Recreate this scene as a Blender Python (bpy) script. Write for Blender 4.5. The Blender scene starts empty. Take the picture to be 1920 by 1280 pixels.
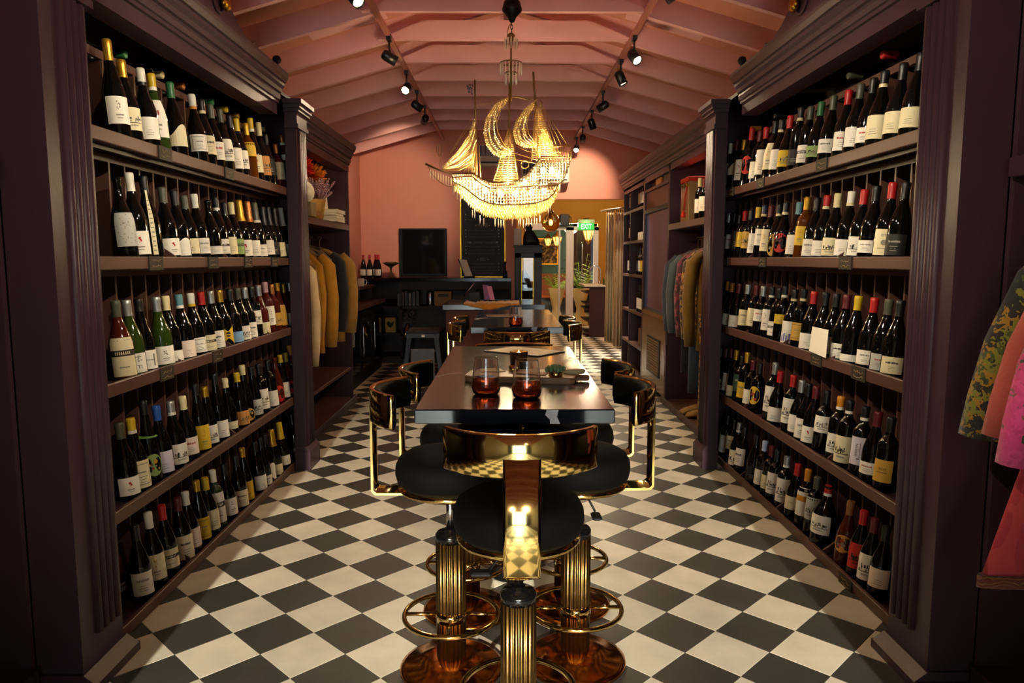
import bpy, math, random
from math import sin, cos, pi, radians as R
from mathutils import Vector, Matrix, Euler

random.seed(7)
SC = bpy.context.scene
COL = SC.collection

# ---------------------------------------------------------------- camera, world, daylight, exposure
cam_d = bpy.data.cameras.new('camera')
cam = bpy.data.objects.new('camera', cam_d)
COL.objects.link(cam)
cam.location = (0, 0, 1.325)
cam.rotation_euler = (R(90 - 6.4136), 0, R(-0.4156))
cam_d.sensor_width = 36
cam_d.lens = 25.69
cam_d.clip_end = 100
SC.camera = cam
SC.view_settings.view_transform = 'Standard'
SC.view_settings.look = 'None'
SC.view_settings.gamma = 1
SC.view_settings.use_curve_mapping = False
SC.view_settings.exposure = 0.5
SC.cycles.use_denoising = True
SC.cycles.max_bounces = 16
SC.cycles.diffuse_bounces = 5
SC.cycles.glossy_bounces = 5
SC.cycles.transmission_bounces = 16
SC.cycles.caustics_reflective = False
SC.cycles.caustics_refractive = False
SC.cycles.sample_clamp_indirect = 4.0

W = bpy.data.worlds.new('daylight')
SC.world = W
W.use_nodes = True
W.node_tree.nodes['Background'].inputs[0].default_value = (0.62, 0.78, 0.95, 1)
W.node_tree.nodes['Background'].inputs[1].default_value = 0.8

WARM = (1.0, 0.70, 0.40)


def light(name, kind, loc, energy, color, target=None, size=0.05, size_y=None, spot=60, blend=0.5):
    d = bpy.data.lights.new(name, kind)
    d.energy = energy
    d.color = color
    if kind == 'AREA':
        d.size = size
        if size_y:
            d.shape = 'RECTANGLE'
            d.size_y = size_y
    else:
        d.shadow_soft_size = size
    if kind == 'SPOT':
        d.spot_size = R(spot)
        d.spot_blend = blend
    o = bpy.data.objects.new(name, d)
    COL.objects.link(o)
    o.location = loc
    if target is not None:
        v = Vector(target) - Vector(loc)
        o.rotation_euler = v.to_track_quat('-Z', 'Y').to_euler()
    return o


# daylight through the glazed front door and shop window behind the camera
light('front_daylight', 'AREA', (0, -7.0, 1.45), 100, (0.80, 0.93, 0.97), target=(0, 0, 1.45), size=2.4, size_y=2.6)
sun = light('low_sun', 'SUN', (0, -9, 4), 6.0, (0.94, 1.0, 0.92), target=(0, -9 + cos(R(18.4)), 4 - sin(R(18.4))))
sun.data.angle = R(0.6)
# lamps of the track that goes on towards the shop door, behind the camera
for sx in (-1, 1):
    light('front_track_lamp', 'SPOT', (0.955 * sx, -5.0, 2.72), 3500, (1.0, 0.90, 0.72), target=(0.90 * sx, 1.9, 0.0), size=0.03, spot=19, blend=0.5)
light('lounge_downlight', 'SPOT', (1.1, 9.3, 2.6), 330, (1.0, 0.92, 0.78), target=(1.15, 9.5, 0), size=0.05, spot=58, blend=0.6)
# two unseen fill spots, added to lift the heads of the near columns
for sx in (-1, 1):
    light('column_fill', 'SPOT', (0.86 * sx, -0.3, 2.72), 7, (1.0, 0.88, 0.78), target=(1.33 * sx, 2.1, 2.0), size=0.04, spot=50, blend=0.9)
# the lounge behind the far doorway has its own ceiling lamp
light('lounge_lamp', 'POINT', (1.35, 11.8, 2.45), 90, (1.0, 0.78, 0.50), size=0.15)
light('planter_fill', 'POINT', (1.25, 14.35, 1.95), 190, (1.0, 0.84, 0.48), size=0.15)  # unseen fill between pane and pots, added to brighten the planters


# ---------------------------------------------------------------- helpers
def lin(c):
    if isinstance(c, str):
        c = c.lstrip('#')
        c = [int(c[i:i + 2], 16) / 255 for i in (0, 2, 4)]
        c = [x / 12.92 if x <= 0.04045 else ((x + 0.055) / 1.055) ** 2.4 for x in c]
    return (c[0], c[1], c[2], 1.0)


MATS = {}


def mat(name, col, rough=0.5, metal=0.0, var=0.0, scale=8.0, bump=0.0, bscale=60.0, coat=0.0, emit=None, estr=0.0, trans=0.0, ior=1.45, sheen=0.0, rnd=0.0, alpha=1.0, stretch=None, col2=None, spec=None):
    if name in MATS:
        return MATS[name]
    m = bpy.data.materials.new(name)
    m.use_nodes = True
    nt = m.node_tree
    b = nt.nodes['Principled BSDF']
    c = lin(col)
    b.inputs['Base Color'].default_value = c
    b.inputs['Roughness'].default_value = rough
    b.inputs['Metallic'].default_value = metal
    b.inputs['IOR'].default_value = ior
    if spec is not None:
        b.inputs['Specular IOR Level'].default_value = spec
    if coat:
        b.inputs['Coat Weight'].default_value = coat
        b.inputs['Coat Roughness'].default_value = 0.08
    if trans:
        b.inputs['Transmission Weight'].default_value = trans
    if sheen:
        b.inputs['Sheen Weight'].default_value = sheen
    if emit:
        b.inputs['Emission Color'].default_value = lin(emit)
        b.inputs['Emission Strength'].default_value = estr
    if var or bump or rnd:
        tc = nt.nodes.new('ShaderNodeTexCoord')
        mp = nt.nodes.new('ShaderNodeMapping')
        nt.links.new(tc.outputs['Object'], mp.inputs['Vector'])
        if stretch:
            mp.inputs['Scale'].default_value = stretch
        if rnd:
            oi0 = nt.nodes.new('ShaderNodeObjectInfo')
            cx0 = nt.nodes.new('ShaderNodeVectorMath')
            cx0.operation = 'MULTIPLY_ADD'
            cx0.inputs[0].default_value = (37, 61, 0)
            nt.links.new(oi0.outputs['Random'], cx0.inputs[1])
            nt.links.new(tc.outputs['Object'], cx0.inputs[2])
            nt.links.new(cx0.outputs['Vector'], mp.inputs['Vector'])
    if var:
        n = nt.nodes.new('ShaderNodeTexNoise')
        n.inputs['Scale'].default_value = scale
        n.inputs['Detail'].default_value = 5
        nt.links.new(mp.outputs['Vector'], n.inputs['Vector'])
        mx = nt.nodes.new('ShaderNodeMix')
        mx.data_type = 'RGBA'
        mx.inputs['A'].default_value = lin(col2) if col2 else tuple(x * (1 - var) for x in c[:3]) + (1,)
        mx.inputs['B'].default_value = c if col2 else tuple(min(1, x * (1 + var)) for x in c[:3]) + (1,)
        nt.links.new(n.outputs['Fac'], mx.inputs['Factor'])
        out = mx.outputs['Result']
        if rnd:
            oi = nt.nodes.new('ShaderNodeObjectInfo')
            hv = nt.nodes.new('ShaderNodeHueSaturation')
            ma = nt.nodes.new('ShaderNodeMapRange')
            ma.inputs['To Min'].default_value = 1 - rnd
            ma.inputs['To Max'].default_value = 1 + rnd
            nt.links.new(oi.outputs['Random'], ma.inputs['Value'])
            nt.links.new(ma.outputs['Result'], hv.inputs['Value'])
            nt.links.new(out, hv.inputs['Color'])
            out = hv.outputs['Color']
        nt.links.new(out, b.inputs['Base Color'])
    if bump:
        n2 = nt.nodes.new('ShaderNodeTexNoise')
        n2.inputs['Scale'].default_value = bscale
        n2.inputs['Detail'].default_value = 4
        nt.links.new(mp.outputs['Vector'], n2.inputs['Vector'])
        bp = nt.nodes.new('ShaderNodeBump')
        bp.inputs['Strength'].default_value = bump
        bp.inputs['Distance'].default_value = 0.01
        nt.links.new(n2.outputs['Fac'], bp.inputs['Height'])
        nt.links.new(bp.outputs['Normal'], b.inputs['Normal'])
    MATS[name] = m
    return m


def pattern(name, cols, scale=9.0, rough=0.85, warp=0.6, stretch=(1, 1, 1), kind='VORONOI'):
    """printed cloth: patches of several colours"""
    m = bpy.data.materials.new(name)
    m.use_nodes = True
    nt = m.node_tree
    b = nt.nodes['Principled BSDF']
    b.inputs['Roughness'].default_value = rough
    b.inputs['Sheen Weight'].default_value = 0.2
    tc = nt.nodes.new('ShaderNodeTexCoord')
    mp = nt.nodes.new('ShaderNodeMapping')
    mp.inputs['Scale'].default_value = stretch
    nt.links.new(tc.outputs['Object'], mp.inputs['Vector'])
    nz = nt.nodes.new('ShaderNodeTexNoise')
    nz.inputs['Scale'].default_value = scale * 1.5
    nt.links.new(mp.outputs['Vector'], nz.inputs['Vector'])
    ad = nt.nodes.new('ShaderNodeVectorMath')
    ad.operation = 'MULTIPLY_ADD'
    ad.inputs[1].default_value = (warp / scale * 2,) * 3
    nt.links.new(nz.outputs['Color'], ad.inputs[0])
    nt.links.new(mp.outputs['Vector'], ad.inputs[2])
    rp = nt.nodes.new('ShaderNodeValToRGB')
    rp.color_ramp.interpolation = 'CONSTANT'
    if kind == 'VORONOI':
        t = nt.nodes.new('ShaderNodeTexVoronoi')
        t.inputs['Scale'].default_value = scale
        nt.links.new(ad.outputs['Vector'], t.inputs['Vector'])
        sp = nt.nodes.new('ShaderNodeSeparateColor')
        nt.links.new(t.outputs['Color'], sp.inputs['Color'])
        nt.links.new(sp.outputs['Red'], rp.inputs['Fac'])
    else:
        t = nt.nodes.new('ShaderNodeTexWave')
        t.inputs['Scale'].default_value = scale
        t.inputs['Distortion'].default_value = 9
        t.inputs['Detail'].default_value = 2
        t.bands_direction = 'Z'
        nt.links.new(mp.outputs['Vector'], t.inputs['Vector'])
        nt.links.new(t.outputs['Fac'], rp.inputs['Fac'])
    el = rp.color_ramp.elements
    while len(el) < len(cols):
        el.new(0.5)
    for i, cc in enumerate(cols):
        el[i].position = i / len(cols)
        el[i].color = lin(cc)
    nt.links.new(rp.outputs['Color'], b.inputs['Base Color'])
    MATS[name] = m
    return m


class MB:
    """collects shapes into one mesh"""

    def __init__(s):
        s.v = []
        s.f = []
        s.m = []
        s.s = []

    def add(s, vs, fs, mi=0, sm=False):
        o = len(s.v)
        s.v += [tuple(v) for v in vs]
        for f in fs:
            s.f.append(tuple(i + o for i in f))
            s.m.append(mi)
            s.s.append(sm)
        return s

    def box(s, x0, y0, z0, x1, y1, z1, mi=0):
        x0, x1 = min(x0, x1), max(x0, x1)
        y0, y1 = min(y0, y1), max(y0, y1)
        z0, z1 = min(z0, z1), max(z0, z1)
        vs = [(x0, y0, z0), (x1, y0, z0), (x1, y1, z0), (x0, y1, z0), (x0, y0, z1), (x1, y0, z1), (x1, y1, z1), (x0, y1, z1)]
        return s.add(vs, [(0, 3, 2, 1), (4, 5, 6, 7), (0, 1, 5, 4), (1, 2, 6, 5), (2, 3, 7, 6), (3, 0, 4, 7)], mi)

    def cbox(s, x0, y0, z0, x1, y1, z1, b=0.004, mi=0):
        """box with chamfered upright and top edges"""
        x0, x1 = min(x0, x1), max(x0, x1)
        y0, y1 = min(y0, y1), max(y0, y1)
        rings = []
        for z, i in ((z0, b), (z0 + b, 0), (z1 - b, 0), (z1, b)):
            rings.append([(x0 + i + b, y0 + i, z), (x1 - i - b, y0 + i, z), (x1 - i, y0 + i + b, z), (x1 - i, y1 - i - b, z), (x1 - i - b, y1 - i, z), (x0 + i + b, y1 - i, z), (x0 + i, y1 - i - b, z), (x0 + i, y0 + i + b, z)])
        return s.loft(rings, mi)

    def loft(s, rings, mi=0, sm=False, cap=True, closed=True):
        n = len(rings[0])
        vs = [p for r in rings for p in r]
        fs = []
        for k in range(len(rings) - 1):
            for i in range(n if closed else n - 1):
                j = (i + 1) % n
                fs.append((k * n + i, k * n + j, (k + 1) * n + j, (k + 1) * n + i))
        s.add(vs, fs, mi, sm)
        if cap and closed:
            o = len(s.v) - len(vs)
            s.f.append(tuple(o + i for i in reversed(range(n))))
            s.m.append(mi)
            s.s.append(False)
            s.f.append(tuple(o + (len(rings) - 1) * n + i for i in range(n)))
            s.m.append(mi)
            s.s.append(False)
        return s

    def lathe(s, prof, n=16, mi=0, o=(0, 0, 0), a0=0, a1=2 * pi, sm=True, cap=True, fl=None):
        full = abs(a1 - a0 - 2 * pi) < 1e-6
        rings = []
        for r, z in prof:
            ring = []
            for i in range(n if full else n + 1):
                a = a0 + (a1 - a0) * i / n
                k = fl(a) if fl else 1
                ring.append((o[0] + r * k * cos(a), o[1] + r * k * sin(a), o[2] + z))
            rings.append(ring)
        return s.loft(rings, mi, sm, cap and full, full)

    def tube(s, pts, r, n=6, mi=0, closed=False, sm=True):
        pts = [Vector(p) for p in pts]
        N = len(pts)
        rings = []
        up = Vector((0, 0, 1))
        last = None
        for i, p in enumerate(pts):
            if closed:
                t = pts[(i + 1) % N] - pts[i - 1]
            else:
                t = pts[min(i + 1, N - 1)] - pts[max(i - 1, 0)]
            t = t.normalized() if t.length > 1e-9 else Vector((0, 0, 1))
            if last is None:
                u = t.cross(up)
                if u.length < 1e-3:
                    u = t.cross(Vector((1, 0, 0)))
            else:
                u = last - t * last.dot(t)
            u.normalize()
            last = u
            w = t.cross(u)
            rr = r[i] if isinstance(r, (list, tuple)) else r
            rings.append([tuple(p + (u * cos(2 * pi * k / n) + w * sin(2 * pi * k / n)) * rr) for k in range(n)])
        if closed:
            rings.append(rings[0])
        return s.loft(rings, mi, sm, not closed)

    def prism(s, poly, axis, a, b, mi=0):
        """poly of 2d points pushed along an axis: x -> (y,z), y -> (x,z), z -> (x,y)"""
        def P(p, t):
            return {'x': (t, p[0], p[1]), 'y': (p[0], t, p[1]), 'z': (p[0], p[1], t)}[axis]
        n = len(poly)
        vs = [P(p, a) for p in poly] + [P(p, b) for p in poly]
        fs = [(i, (i + 1) % n, n + (i + 1) % n, n + i) for i in range(n)]
        fs += [tuple(reversed(range(n))), tuple(range(n, 2 * n))]
        return s.add(vs, fs, mi)

    def ball(s, c, r, n=10, mi=0, sq=(1, 1, 1)):
        k = n // 2
        rings = []
        for i in range(k + 1):
            a = pi * (i / k) - pi / 2
            a = max(min(a, pi / 2 - 0.02), -pi / 2 + 0.02)
            rings.append([(c[0] + sq[0] * r * cos(a) * cos(2 * pi * j / n), c[1] + sq[1] * r * cos(a) * sin(2 * pi * j / n), c[2] + sq[2] * r * sin(a)) for j in range(n)])
        return s.loft(rings, mi, True)

    def gem(s, c, w, h, mi=0):
        x, y, z = c
        vs = [(x, y, z + h), (x - w, y, z), (x, y - w, z), (x + w, y, z), (x, y + w, z), (x, y, z - h)]
        return s.add(vs, [(0, 1, 2), (0, 2, 3), (0, 3, 4), (0, 4, 1), (5, 2, 1), (5, 3, 2), (5, 4, 3), (5, 1, 4)], mi)

    def xf(s, M):
        s.v = [tuple(M @ Vector(v)) for v in s.v]
        return s

    def mesh(s, name):
        me = bpy.data.meshes.new(name)
        me.from_pydata(s.v, [], s.f)
        me.polygons.foreach_set('material_index', s.m)
        me.polygons.foreach_set('use_smooth', s.s)
        me.update()
        return me

    def build(s, name, mats, parent=None, world=False, recalc=True):
        """links the mesh as one object; world=True: the shapes are in world space and are moved under the parent"""
        if world and parent is not None:
            l = Vector((0, 0, 0))
            p = parent
            while p is not None:
                l = l + p.location
                p = p.parent
            s.v = [(v[0] - l.x, v[1] - l.y, v[2] - l.z) for v in s.v]
        me = s.mesh(name)
        if recalc:
            import bmesh
            bm = bmesh.new()
            bm.from_mesh(me)
            bmesh.ops.recalc_face_normals(bm, faces=bm.faces)
            bm.to_mesh(me)
            bm.free()
        for m in (mats if isinstance(mats, (list, tuple)) else [mats]):
            me.materials.append(m)
        o = bpy.data.objects.new(name, me)
        COL.objects.link(o)
        if parent is not None:
            o.parent = parent
        return o


def tag(o, label, cat, group=None):
    o['label'] = label
    o['category'] = cat
    if group:
        o['group'] = group
    return o


def thing(name, label, cat, loc=(0, 0, 0), rotz=0, group=None):
    o = bpy.data.objects.new(name, None)
    COL.objects.link(o)
    o.empty_display_size = 0.05
    o.location = loc
    o.rotation_euler = (0, 0, rotz)
    return tag(o, label, cat, group)


def struct(name, mb, m, parent=None):
    o = mb.build(name, m, parent)
    if parent is None:
        o['kind'] = 'structure'
    return o


def link_mesh(name, me, parent=None, loc=(0, 0, 0)):
    o = bpy.data.objects.new(name, me)
    COL.objects.link(o)
    o.parent = parent
    o.location = loc
    return o


def dup(root, loc, rotz, label=None, group=None):
    r = root.copy()
    COL.objects.link(r)
    r.location = loc
    r.rotation_euler = (0, 0, rotz)
    if label:
        r['label'] = label
    if group:
        r['group'] = group
    for ch in list(root.children):
        c = ch.copy()
        COL.objects.link(c)
        c.parent = r
        for g in list(ch.children):
            d = g.copy()
            COL.objects.link(d)
            d.parent = c
    return r


TXT = {}


def text_faces(s, size=1.0):
    """flat outline letters as (verts, faces), centred on x, standing on the base line"""
    if s in TXT:
        return TXT[s]
    cu = bpy.data.curves.new('lettering', 'FONT')
    cu.body = s
    cu.align_x = 'CENTER'
    cu.resolution_u = 2
    ob = bpy.data.objects.new('lettering', cu)
    COL.objects.link(ob)
    dg = bpy.context.evaluated_depsgraph_get()
    me = bpy.data.meshes.new_from_object(ob.evaluated_get(dg))
    vs = [(v.co.x, v.co.y) for v in me.vertices]
    fs = [tuple(p.vertices) for p in me.polygons]
    bpy.data.objects.remove(ob)
    bpy.data.curves.remove(cu)
    bpy.data.meshes.remove(me)
    TXT[s] = (vs, fs)
    return TXT[s]


# ---------------------------------------------------------------- materials
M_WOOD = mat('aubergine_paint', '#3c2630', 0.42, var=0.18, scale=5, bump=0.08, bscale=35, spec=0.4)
M_WOODIN = mat('shaded_interior_paint', '#1a1114', 0.55, var=0.2, scale=4)  # same cabinet paint made darker; shade of the interiors put into the colour
M_RAIL = mat('brown_ledge_paint', '#573a32', 0.42, spec=0.35, var=0.2, scale=9, stretch=(1, 0.2, 1))
M_PINK = mat('pink_plaster', '#d98f7f', 0.7, var=0.05, scale=2, bump=0.05, bscale=25)
M_PINKW = mat('pink_painted_timber', '#dca3a3', 0.6, var=0.08, scale=3, bump=0.06, bscale=40, stretch=(1, 6, 1))
M_DECK = mat('pink_ceiling_board', '#c98672', 0.75, var=0.08, scale=3)
M_BRASS = mat('polished_brass', '#cdb06c', 0.09, 1.0, var=0.06, scale=3)
M_REED = mat('reeded_brass', '#6e5530', 0.3, 1.0, var=0.1, scale=5)
M_COPPER = mat('copper_brass', '#d0843a', 0.16, 1.0, var=0.1, scale=4)
M_STEEL = mat('steel', '#b8b8bc', 0.2, 1.0)
M_BLKLEATHER = mat('black_cloth', '#050506', 0.75, bump=0.1, bscale=300, spec=0.12)
M_BLACK = mat('black_satin', '#0b0b0c', 0.45, spec=0.25)
M_BLKGLOSS = mat('black_gloss', '#0a0a0c', 0.12)
M_GROUT = mat('floor_grout', '#57503f', 0.9, var=0.2, scale=30)
M_TW = mat('cream_cement_tile', '#d2cab6', 0.42, var=0.26, scale=7, bump=0.04, bscale=60, rnd=0.08)
M_TB = mat('charcoal_cement_tile', '#3a3733', 0.45, var=0.4, scale=7, bump=0.04, bscale=60, rnd=0.12)
M_WALLDK = mat('dark_wall_paint', '#33242a', 0.6, var=0.1, scale=2)
M_WHITE = mat('white_paint', '#dcd6cc', 0.5)
M_PAPER = mat('white_paper', '#efe6d4', 0.7)
M_TRACK = mat('pink_track_metal', '#a9665a', 0.4)
# ---------------------------------------------------------------- floor
floor = struct('floor', MB().box(-2.3, -6.6, -0.10, 3.2, 20, -0.006), M_GROUT)
D = 0.2877
TH = D / 2 - 0.0016


def tile_mb():
    mb = MB()
    b = 0.0008
    rings = []
    for z, q in ((-0.012, TH), (-0.0012, TH), (0.0, TH - b)):
        rings.append([(-q, 0, z), (0, -q, z), (q, 0, z), (0, q, z)])
    return mb.loft(rings)


me_w = tile_mb().mesh('tile')
me_w.materials.append(M_TW)
me_b = tile_mb().mesh('tile')
me_b.materials.append(M_TB)
far = MB()
near_tiles = []
VX, VY = -1.122, 2.342
for j in range(-64, 122):
    y = VY + D / 2 * j
    white = j % 2 == 0
    for i in range(-9, 18):
        x = VX + D / 2 + D * i + (0 if white else D / 2)
        if abs(x) > 1.9 and not (9.9 < y and -2 < x < 3.0):
            continue
        vis = 1.55 < y < 6.2 and abs(x) < 1.36 and abs(x) < 0.74 * y + 0.15
        if vis:
            near_tiles.append((x, y, white))
        else:
            o = len(far.v)
            q = TH
            far.add([(x - q, y, 0), (x, y - q, 0), (x + q, y, 0), (x, y + q, 0)], [(0, 1, 2, 3)], 0 if white else 1)
near_tiles.sort(key=lambda t: t[1])
for x, y, white in near_tiles[300:]:
    q = TH
    far.add([(x - q, y, 0), (x, y - q, 0), (x + q, y, 0), (x, y + q, 0)], [(0, 1, 2, 3)], 0 if white else 1)
for x, y, white in near_tiles[:300]:
    link_mesh('tile', me_w if white else me_b, floor, (x, y, 0))
far_tiles = far.build('distant_tiles', [M_TW, M_TB], floor, recalc=False)
far_tiles['kind'] = 'stuff'

# ---------------------------------------------------------------- walls
struct('wall_left', MB().box(-2.05, 0.7, 0, -1.93, 9.9, 3.0), M_PINK)
struct('wall_right', MB().box(1.95, 0.7, 0, 2.07, 9.9, 3.0), M_PINK)
M_CREAMW = mat('cream_plaster', '#c4b698', 0.7, var=0.06, scale=2)
struct('wall_left_front', MB().box(-2.05, -6.6, 0, -1.93, 0.7, 3.0), M_CREAMW)
struct('wall_right_front', MB().box(1.95, -6.6, 0, 2.07, 0.7, 3.0), M_CREAMW)
mb = MB()
mb.prism([(-2.05, 0), (0.13, 0), (0.13, 2.115), (1.95, 2.115), (1.95, 2.75), (0, 3.33), (-2.05, 2.75)], 'y', 9.8, 9.95)
mb.box(1.6, 9.8, 0, 2.07, 9.95, 2.115)
struct('wall_back', mb, M_PINK)
mb = MB()
mb.box(-2.05, -6.55, 0, -1.15, -6.45, 3.3)
mb.box(1.15, -6.55, 0, 2.07, -6.45, 3.3)
mb.box(-1.15, -6.55, 2.7, 1.15, -6.45, 3.3)
mb.box(-1.15, -6.55, 0, 1.15, -6.45, 0.12)
struct('wall_front', mb, M_WALLDK)
mb = MB()
for x in (-1.15, -0.55, -0.25, 0.21, 0.51, 1.11):
    mb.box(x, -6.5, 0.12, x + 0.04, -6.44, 2.7)
for z in (0.12, 2.05, 2.66):
    mb.box(-1.15, -6.5, z, 1.15, -6.44, z + 0.04)
struct('window_1', mb, M_BLACK)

# ---------------------------------------------------------------- ceiling: boards, rafters, collar ties, ridge
SL = 0.283


def zr(x):
    return 2.9 - SL * (abs(x) - 0.85)


mb = MB()
T = 0.15
for sx in (-1, 1):
    mb.prism([(0, zr(0) + T), (2.05 * sx, zr(2.05) + T), (2.05 * sx, zr(2.05) + T + 0.03), (0, zr(0) + T + 0.03)], 'y', -6.6, 9.9)
ceiling = struct('ceiling', mb, M_DECK)
raf = {}
for sx in (-1, 1):
    raf[sx] = MB().prism([(0.02 * sx, zr(0.02)), (1.94 * sx, zr(1.94)), (1.94 * sx, zr(1.94) + T), (0.02 * sx, zr(0.02) + T)], 'y', -0.021, 0.021).mesh('rafter')
    raf[sx].materials.append(M_PINKW)
tie = MB().prism([(-0.93, 2.9), (0.93, 2.9), (0.6, 3.035), (-0.6, 3.035)], 'y', 0.0, 0.04).mesh('collar_tie')
tie.materials.append(M_PINKW)
y = 4.33 - 0.61 * 17
while y < 9.75:
    for sx in (-1, 1):
        link_mesh('rafter', raf[sx], ceiling, (0, y, 0))
    link_mesh('collar_tie', tie, ceiling, (0, y - 0.062, 0))
    y += 0.61
MB().box(-0.02, -6.5, 3.09, 0.02, 9.8, 3.3).build('ridge_beam', M_PINKW, ceiling)
# small patch boards between rafters, as on the two slopes
for px, py in ((-1.12, 5.25), (1.12, 5.25)):
    b = MB().box(-0.28, -0.2, -0.012, 0.28, 0.2, 0)
    o = b.build('patch_board', M_PINKW, ceiling)
    o.location = (px, py, zr(px) + T - 0.004)
    o.rotation_euler = (0, math.atan(SL) * (1 if px > 0 else -1), 0)

# ---------------------------------------------------------------- the lounge beyond the far doorway
M_MUST = mat('mustard_plaster', '#a06c0c', 0.75, var=0.08, scale=2)
M_TEAL = mat('teal_panelling', '#2b5a5c', 0.6, var=0.06, scale=2)
mb = MB()
YM = 14.0
mb.box(-2.2, YM, 2.0, 3.0, YM + 0.12, 2.7)
mb.box(-2.2, YM, 0, 0.35, YM + 0.12, 2.0)
mb.box(1.73, YM, 0, 3.0, YM + 0.12, 2.0)
struct('wall_lounge', mb, M_MUST)
struct('ceiling_lounge', MB().box(-2.2, 9.95, 2.7, 3.2, 20, 2.8), mat('lounge_ceiling', '#8a5a2a', 0.8))
struct('wall_lounge_left', MB().box(-2.3, 9.95, 0, -2.2, 20, 2.8), M_MUST)
struct('wall_lounge_right', MB().box(3.0, 9.95, 0, 3.1, 20, 2.8), M_MUST)
w = struct('wall_terrace', MB().box(-2.2, 18.0, 0, 1.62, 18.1, 2.7), M_TEAL)
mb = MB()
for z in (0.55, 0.78, 1.0, 1.22, 1.44, 1.66, 1.88, 2.1):
    MB().box(-2.2, 17.985, z, 1.62, 18.0, z + 0.205).build('plank', M_TEAL, w)
struct('dark_outdoor_backdrop', MB().box(1.62, 18.4, 0, 3.0, 18.5, 2.7), mat('outdoor_dark', '#0d0c0b', 0.9))  # black sheet added to stand in for the darkness outside the door
# white door frame with its glass, and the fixed light beside it
mb = MB()
M_FRAME = mat('white_frame_paint', '#cfc4c0', 0.45)
mb.box(1.13, YM - 0.05, 0, 1.27, YM + 0.1, 1.93)
mb.box(1.66, YM - 0.05, 0, 1.74, YM + 0.1, 1.93)
mb.box(1.13, YM - 0.05, 1.87, 1.74, YM + 0.1, 1.94)
door = struct('door_1', mb, M_FRAME)
MB().box(1.27, YM, 0.02, 1.66, YM + 0.008, 1.87).build('pane', mat('door_glass', '#ffffff', 0.02, trans=1.0, ior=1.45), door)
MB().tube([(1.43, YM - 0.03, 1.0), (1.43, YM - 0.05, 1.05), (1.43, YM - 0.05, 1.6), (1.43, YM - 0.03, 1.65)], 0.012, 6).build('door_handle', M_STEEL, door)
mb = MB()
mb.box(0.35, YM - 0.04, 1.88, 1.13, YM + 0.1, 2.0)
mb.box(0.35, YM - 0.04, 0.0, 0.42, YM + 0.1, 1.88)
mb.box(0.99, YM - 0.02, 0, 1.02, YM + 0.06, 1.88)
win = struct('window_2', mb, M_FRAME)
MB().box(0.42, YM, 0.02, 1.13, YM + 0.008, 1.88).build('pane', MATS['door_glass'], win)
# ---------------------------------------------------------------- wall cabinets
ZT = {1: 1.76, 2: 1.335, 3: 0.905, 4: 0.462, 5: 0.045}
RAIL = {-1: 1.34, 1: 1.38}
CORN = [(0, 2.165), (0, 2.225), (0.012, 2.228), (0.012, 2.243), (0.02, 2.247), (0.024, 2.268), (0.02, 2.283), (0.032, 2.288), (0.036, 2.308), (0.05, 2.322), (0.05, 2.338), (0.06, 2.343), (0.07, 2.366), (0.074, 2.38), (0.074, 2.395), (-0.1, 2.395), (-0.1, 2.165)]
M_TAG = mat('chalk_tag_black', '#2c2417', 0.7)
M_CHALK = mat('chalk_tan', '#a08a64', 0.9)
M_GOLD = mat('gilt', '#c8962e', 0.28, 1.0, bump=0.3, bscale=60)


def pilaster(root, s, y0, y1, xa, xb, ztop, base_out=0.03, cap=True, len_flat=0):
    """shaft with reeds on the aisle face, plinth and capital"""
    mb = MB()
    mb.box(s * xa, y0, 0, s * xb, y1, ztop)
    mb.build('shaft', M_WOOD, root, True)
    n = 4
    w = (y1 - y0 - 0.05) / n
    if len_flat:
        w = (y1 - y0 - 0.02 - len_flat) / n
    rd = MB().lathe([(w * 0.44, 0.15), (w * 0.44, ztop - 0.17)], 10).mesh('reed')
    rd.materials.append(M_WOOD)
    l = root.location
    for i in range(n):
        link_mesh('reed', rd, root, (s * xa - l.x, y0 + (0.025 if not len_flat else len_flat) + w * (i + 0.5) - l.y, -l.z))
    mb = MB()
    bh = 0.03 if len_flat else 0.12
    mb.box(s * (xa - base_out), y0 - 0.02, 0, s * xb, y1 + 0.02, bh)
    mb.prism([(s * (xa - base_out), bh), (s * xb, bh), (s * xb, bh + 0.03), (s * (xa - 0.006), bh + 0.03)], 'y', y0 - 0.012, y1 + 0.012)
    mb.build('plinth', M_WOOD, root, True)
    if cap:
        mb = MB()
        for k, (o, z0, z1) in enumerate(((0.018, ztop - 0.165, ztop - 0.14), (0.01, ztop - 0.14, ztop - 0.07), (0.026, ztop - 0.07, ztop - 0.05), (0.036, ztop - 0.05, ztop - 0.025), (0.05, ztop - 0.025, ztop))):
            mb.box(s * (xa - o), y0 - (0 if len_flat else o), z0, s * xb, y1 + o, z1)
        mb.build('capital', M_WOOD, root, True)


def cornice(root, s, rail, y0, y1, dz=0.0, name='cornice', sc=1.0):
    mb = MB().prism([(s * (rail - d), z + dz) for d, z in CORN], 'y', y0, y1)
    mb.build(name, M_WOOD, root, True)


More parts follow.
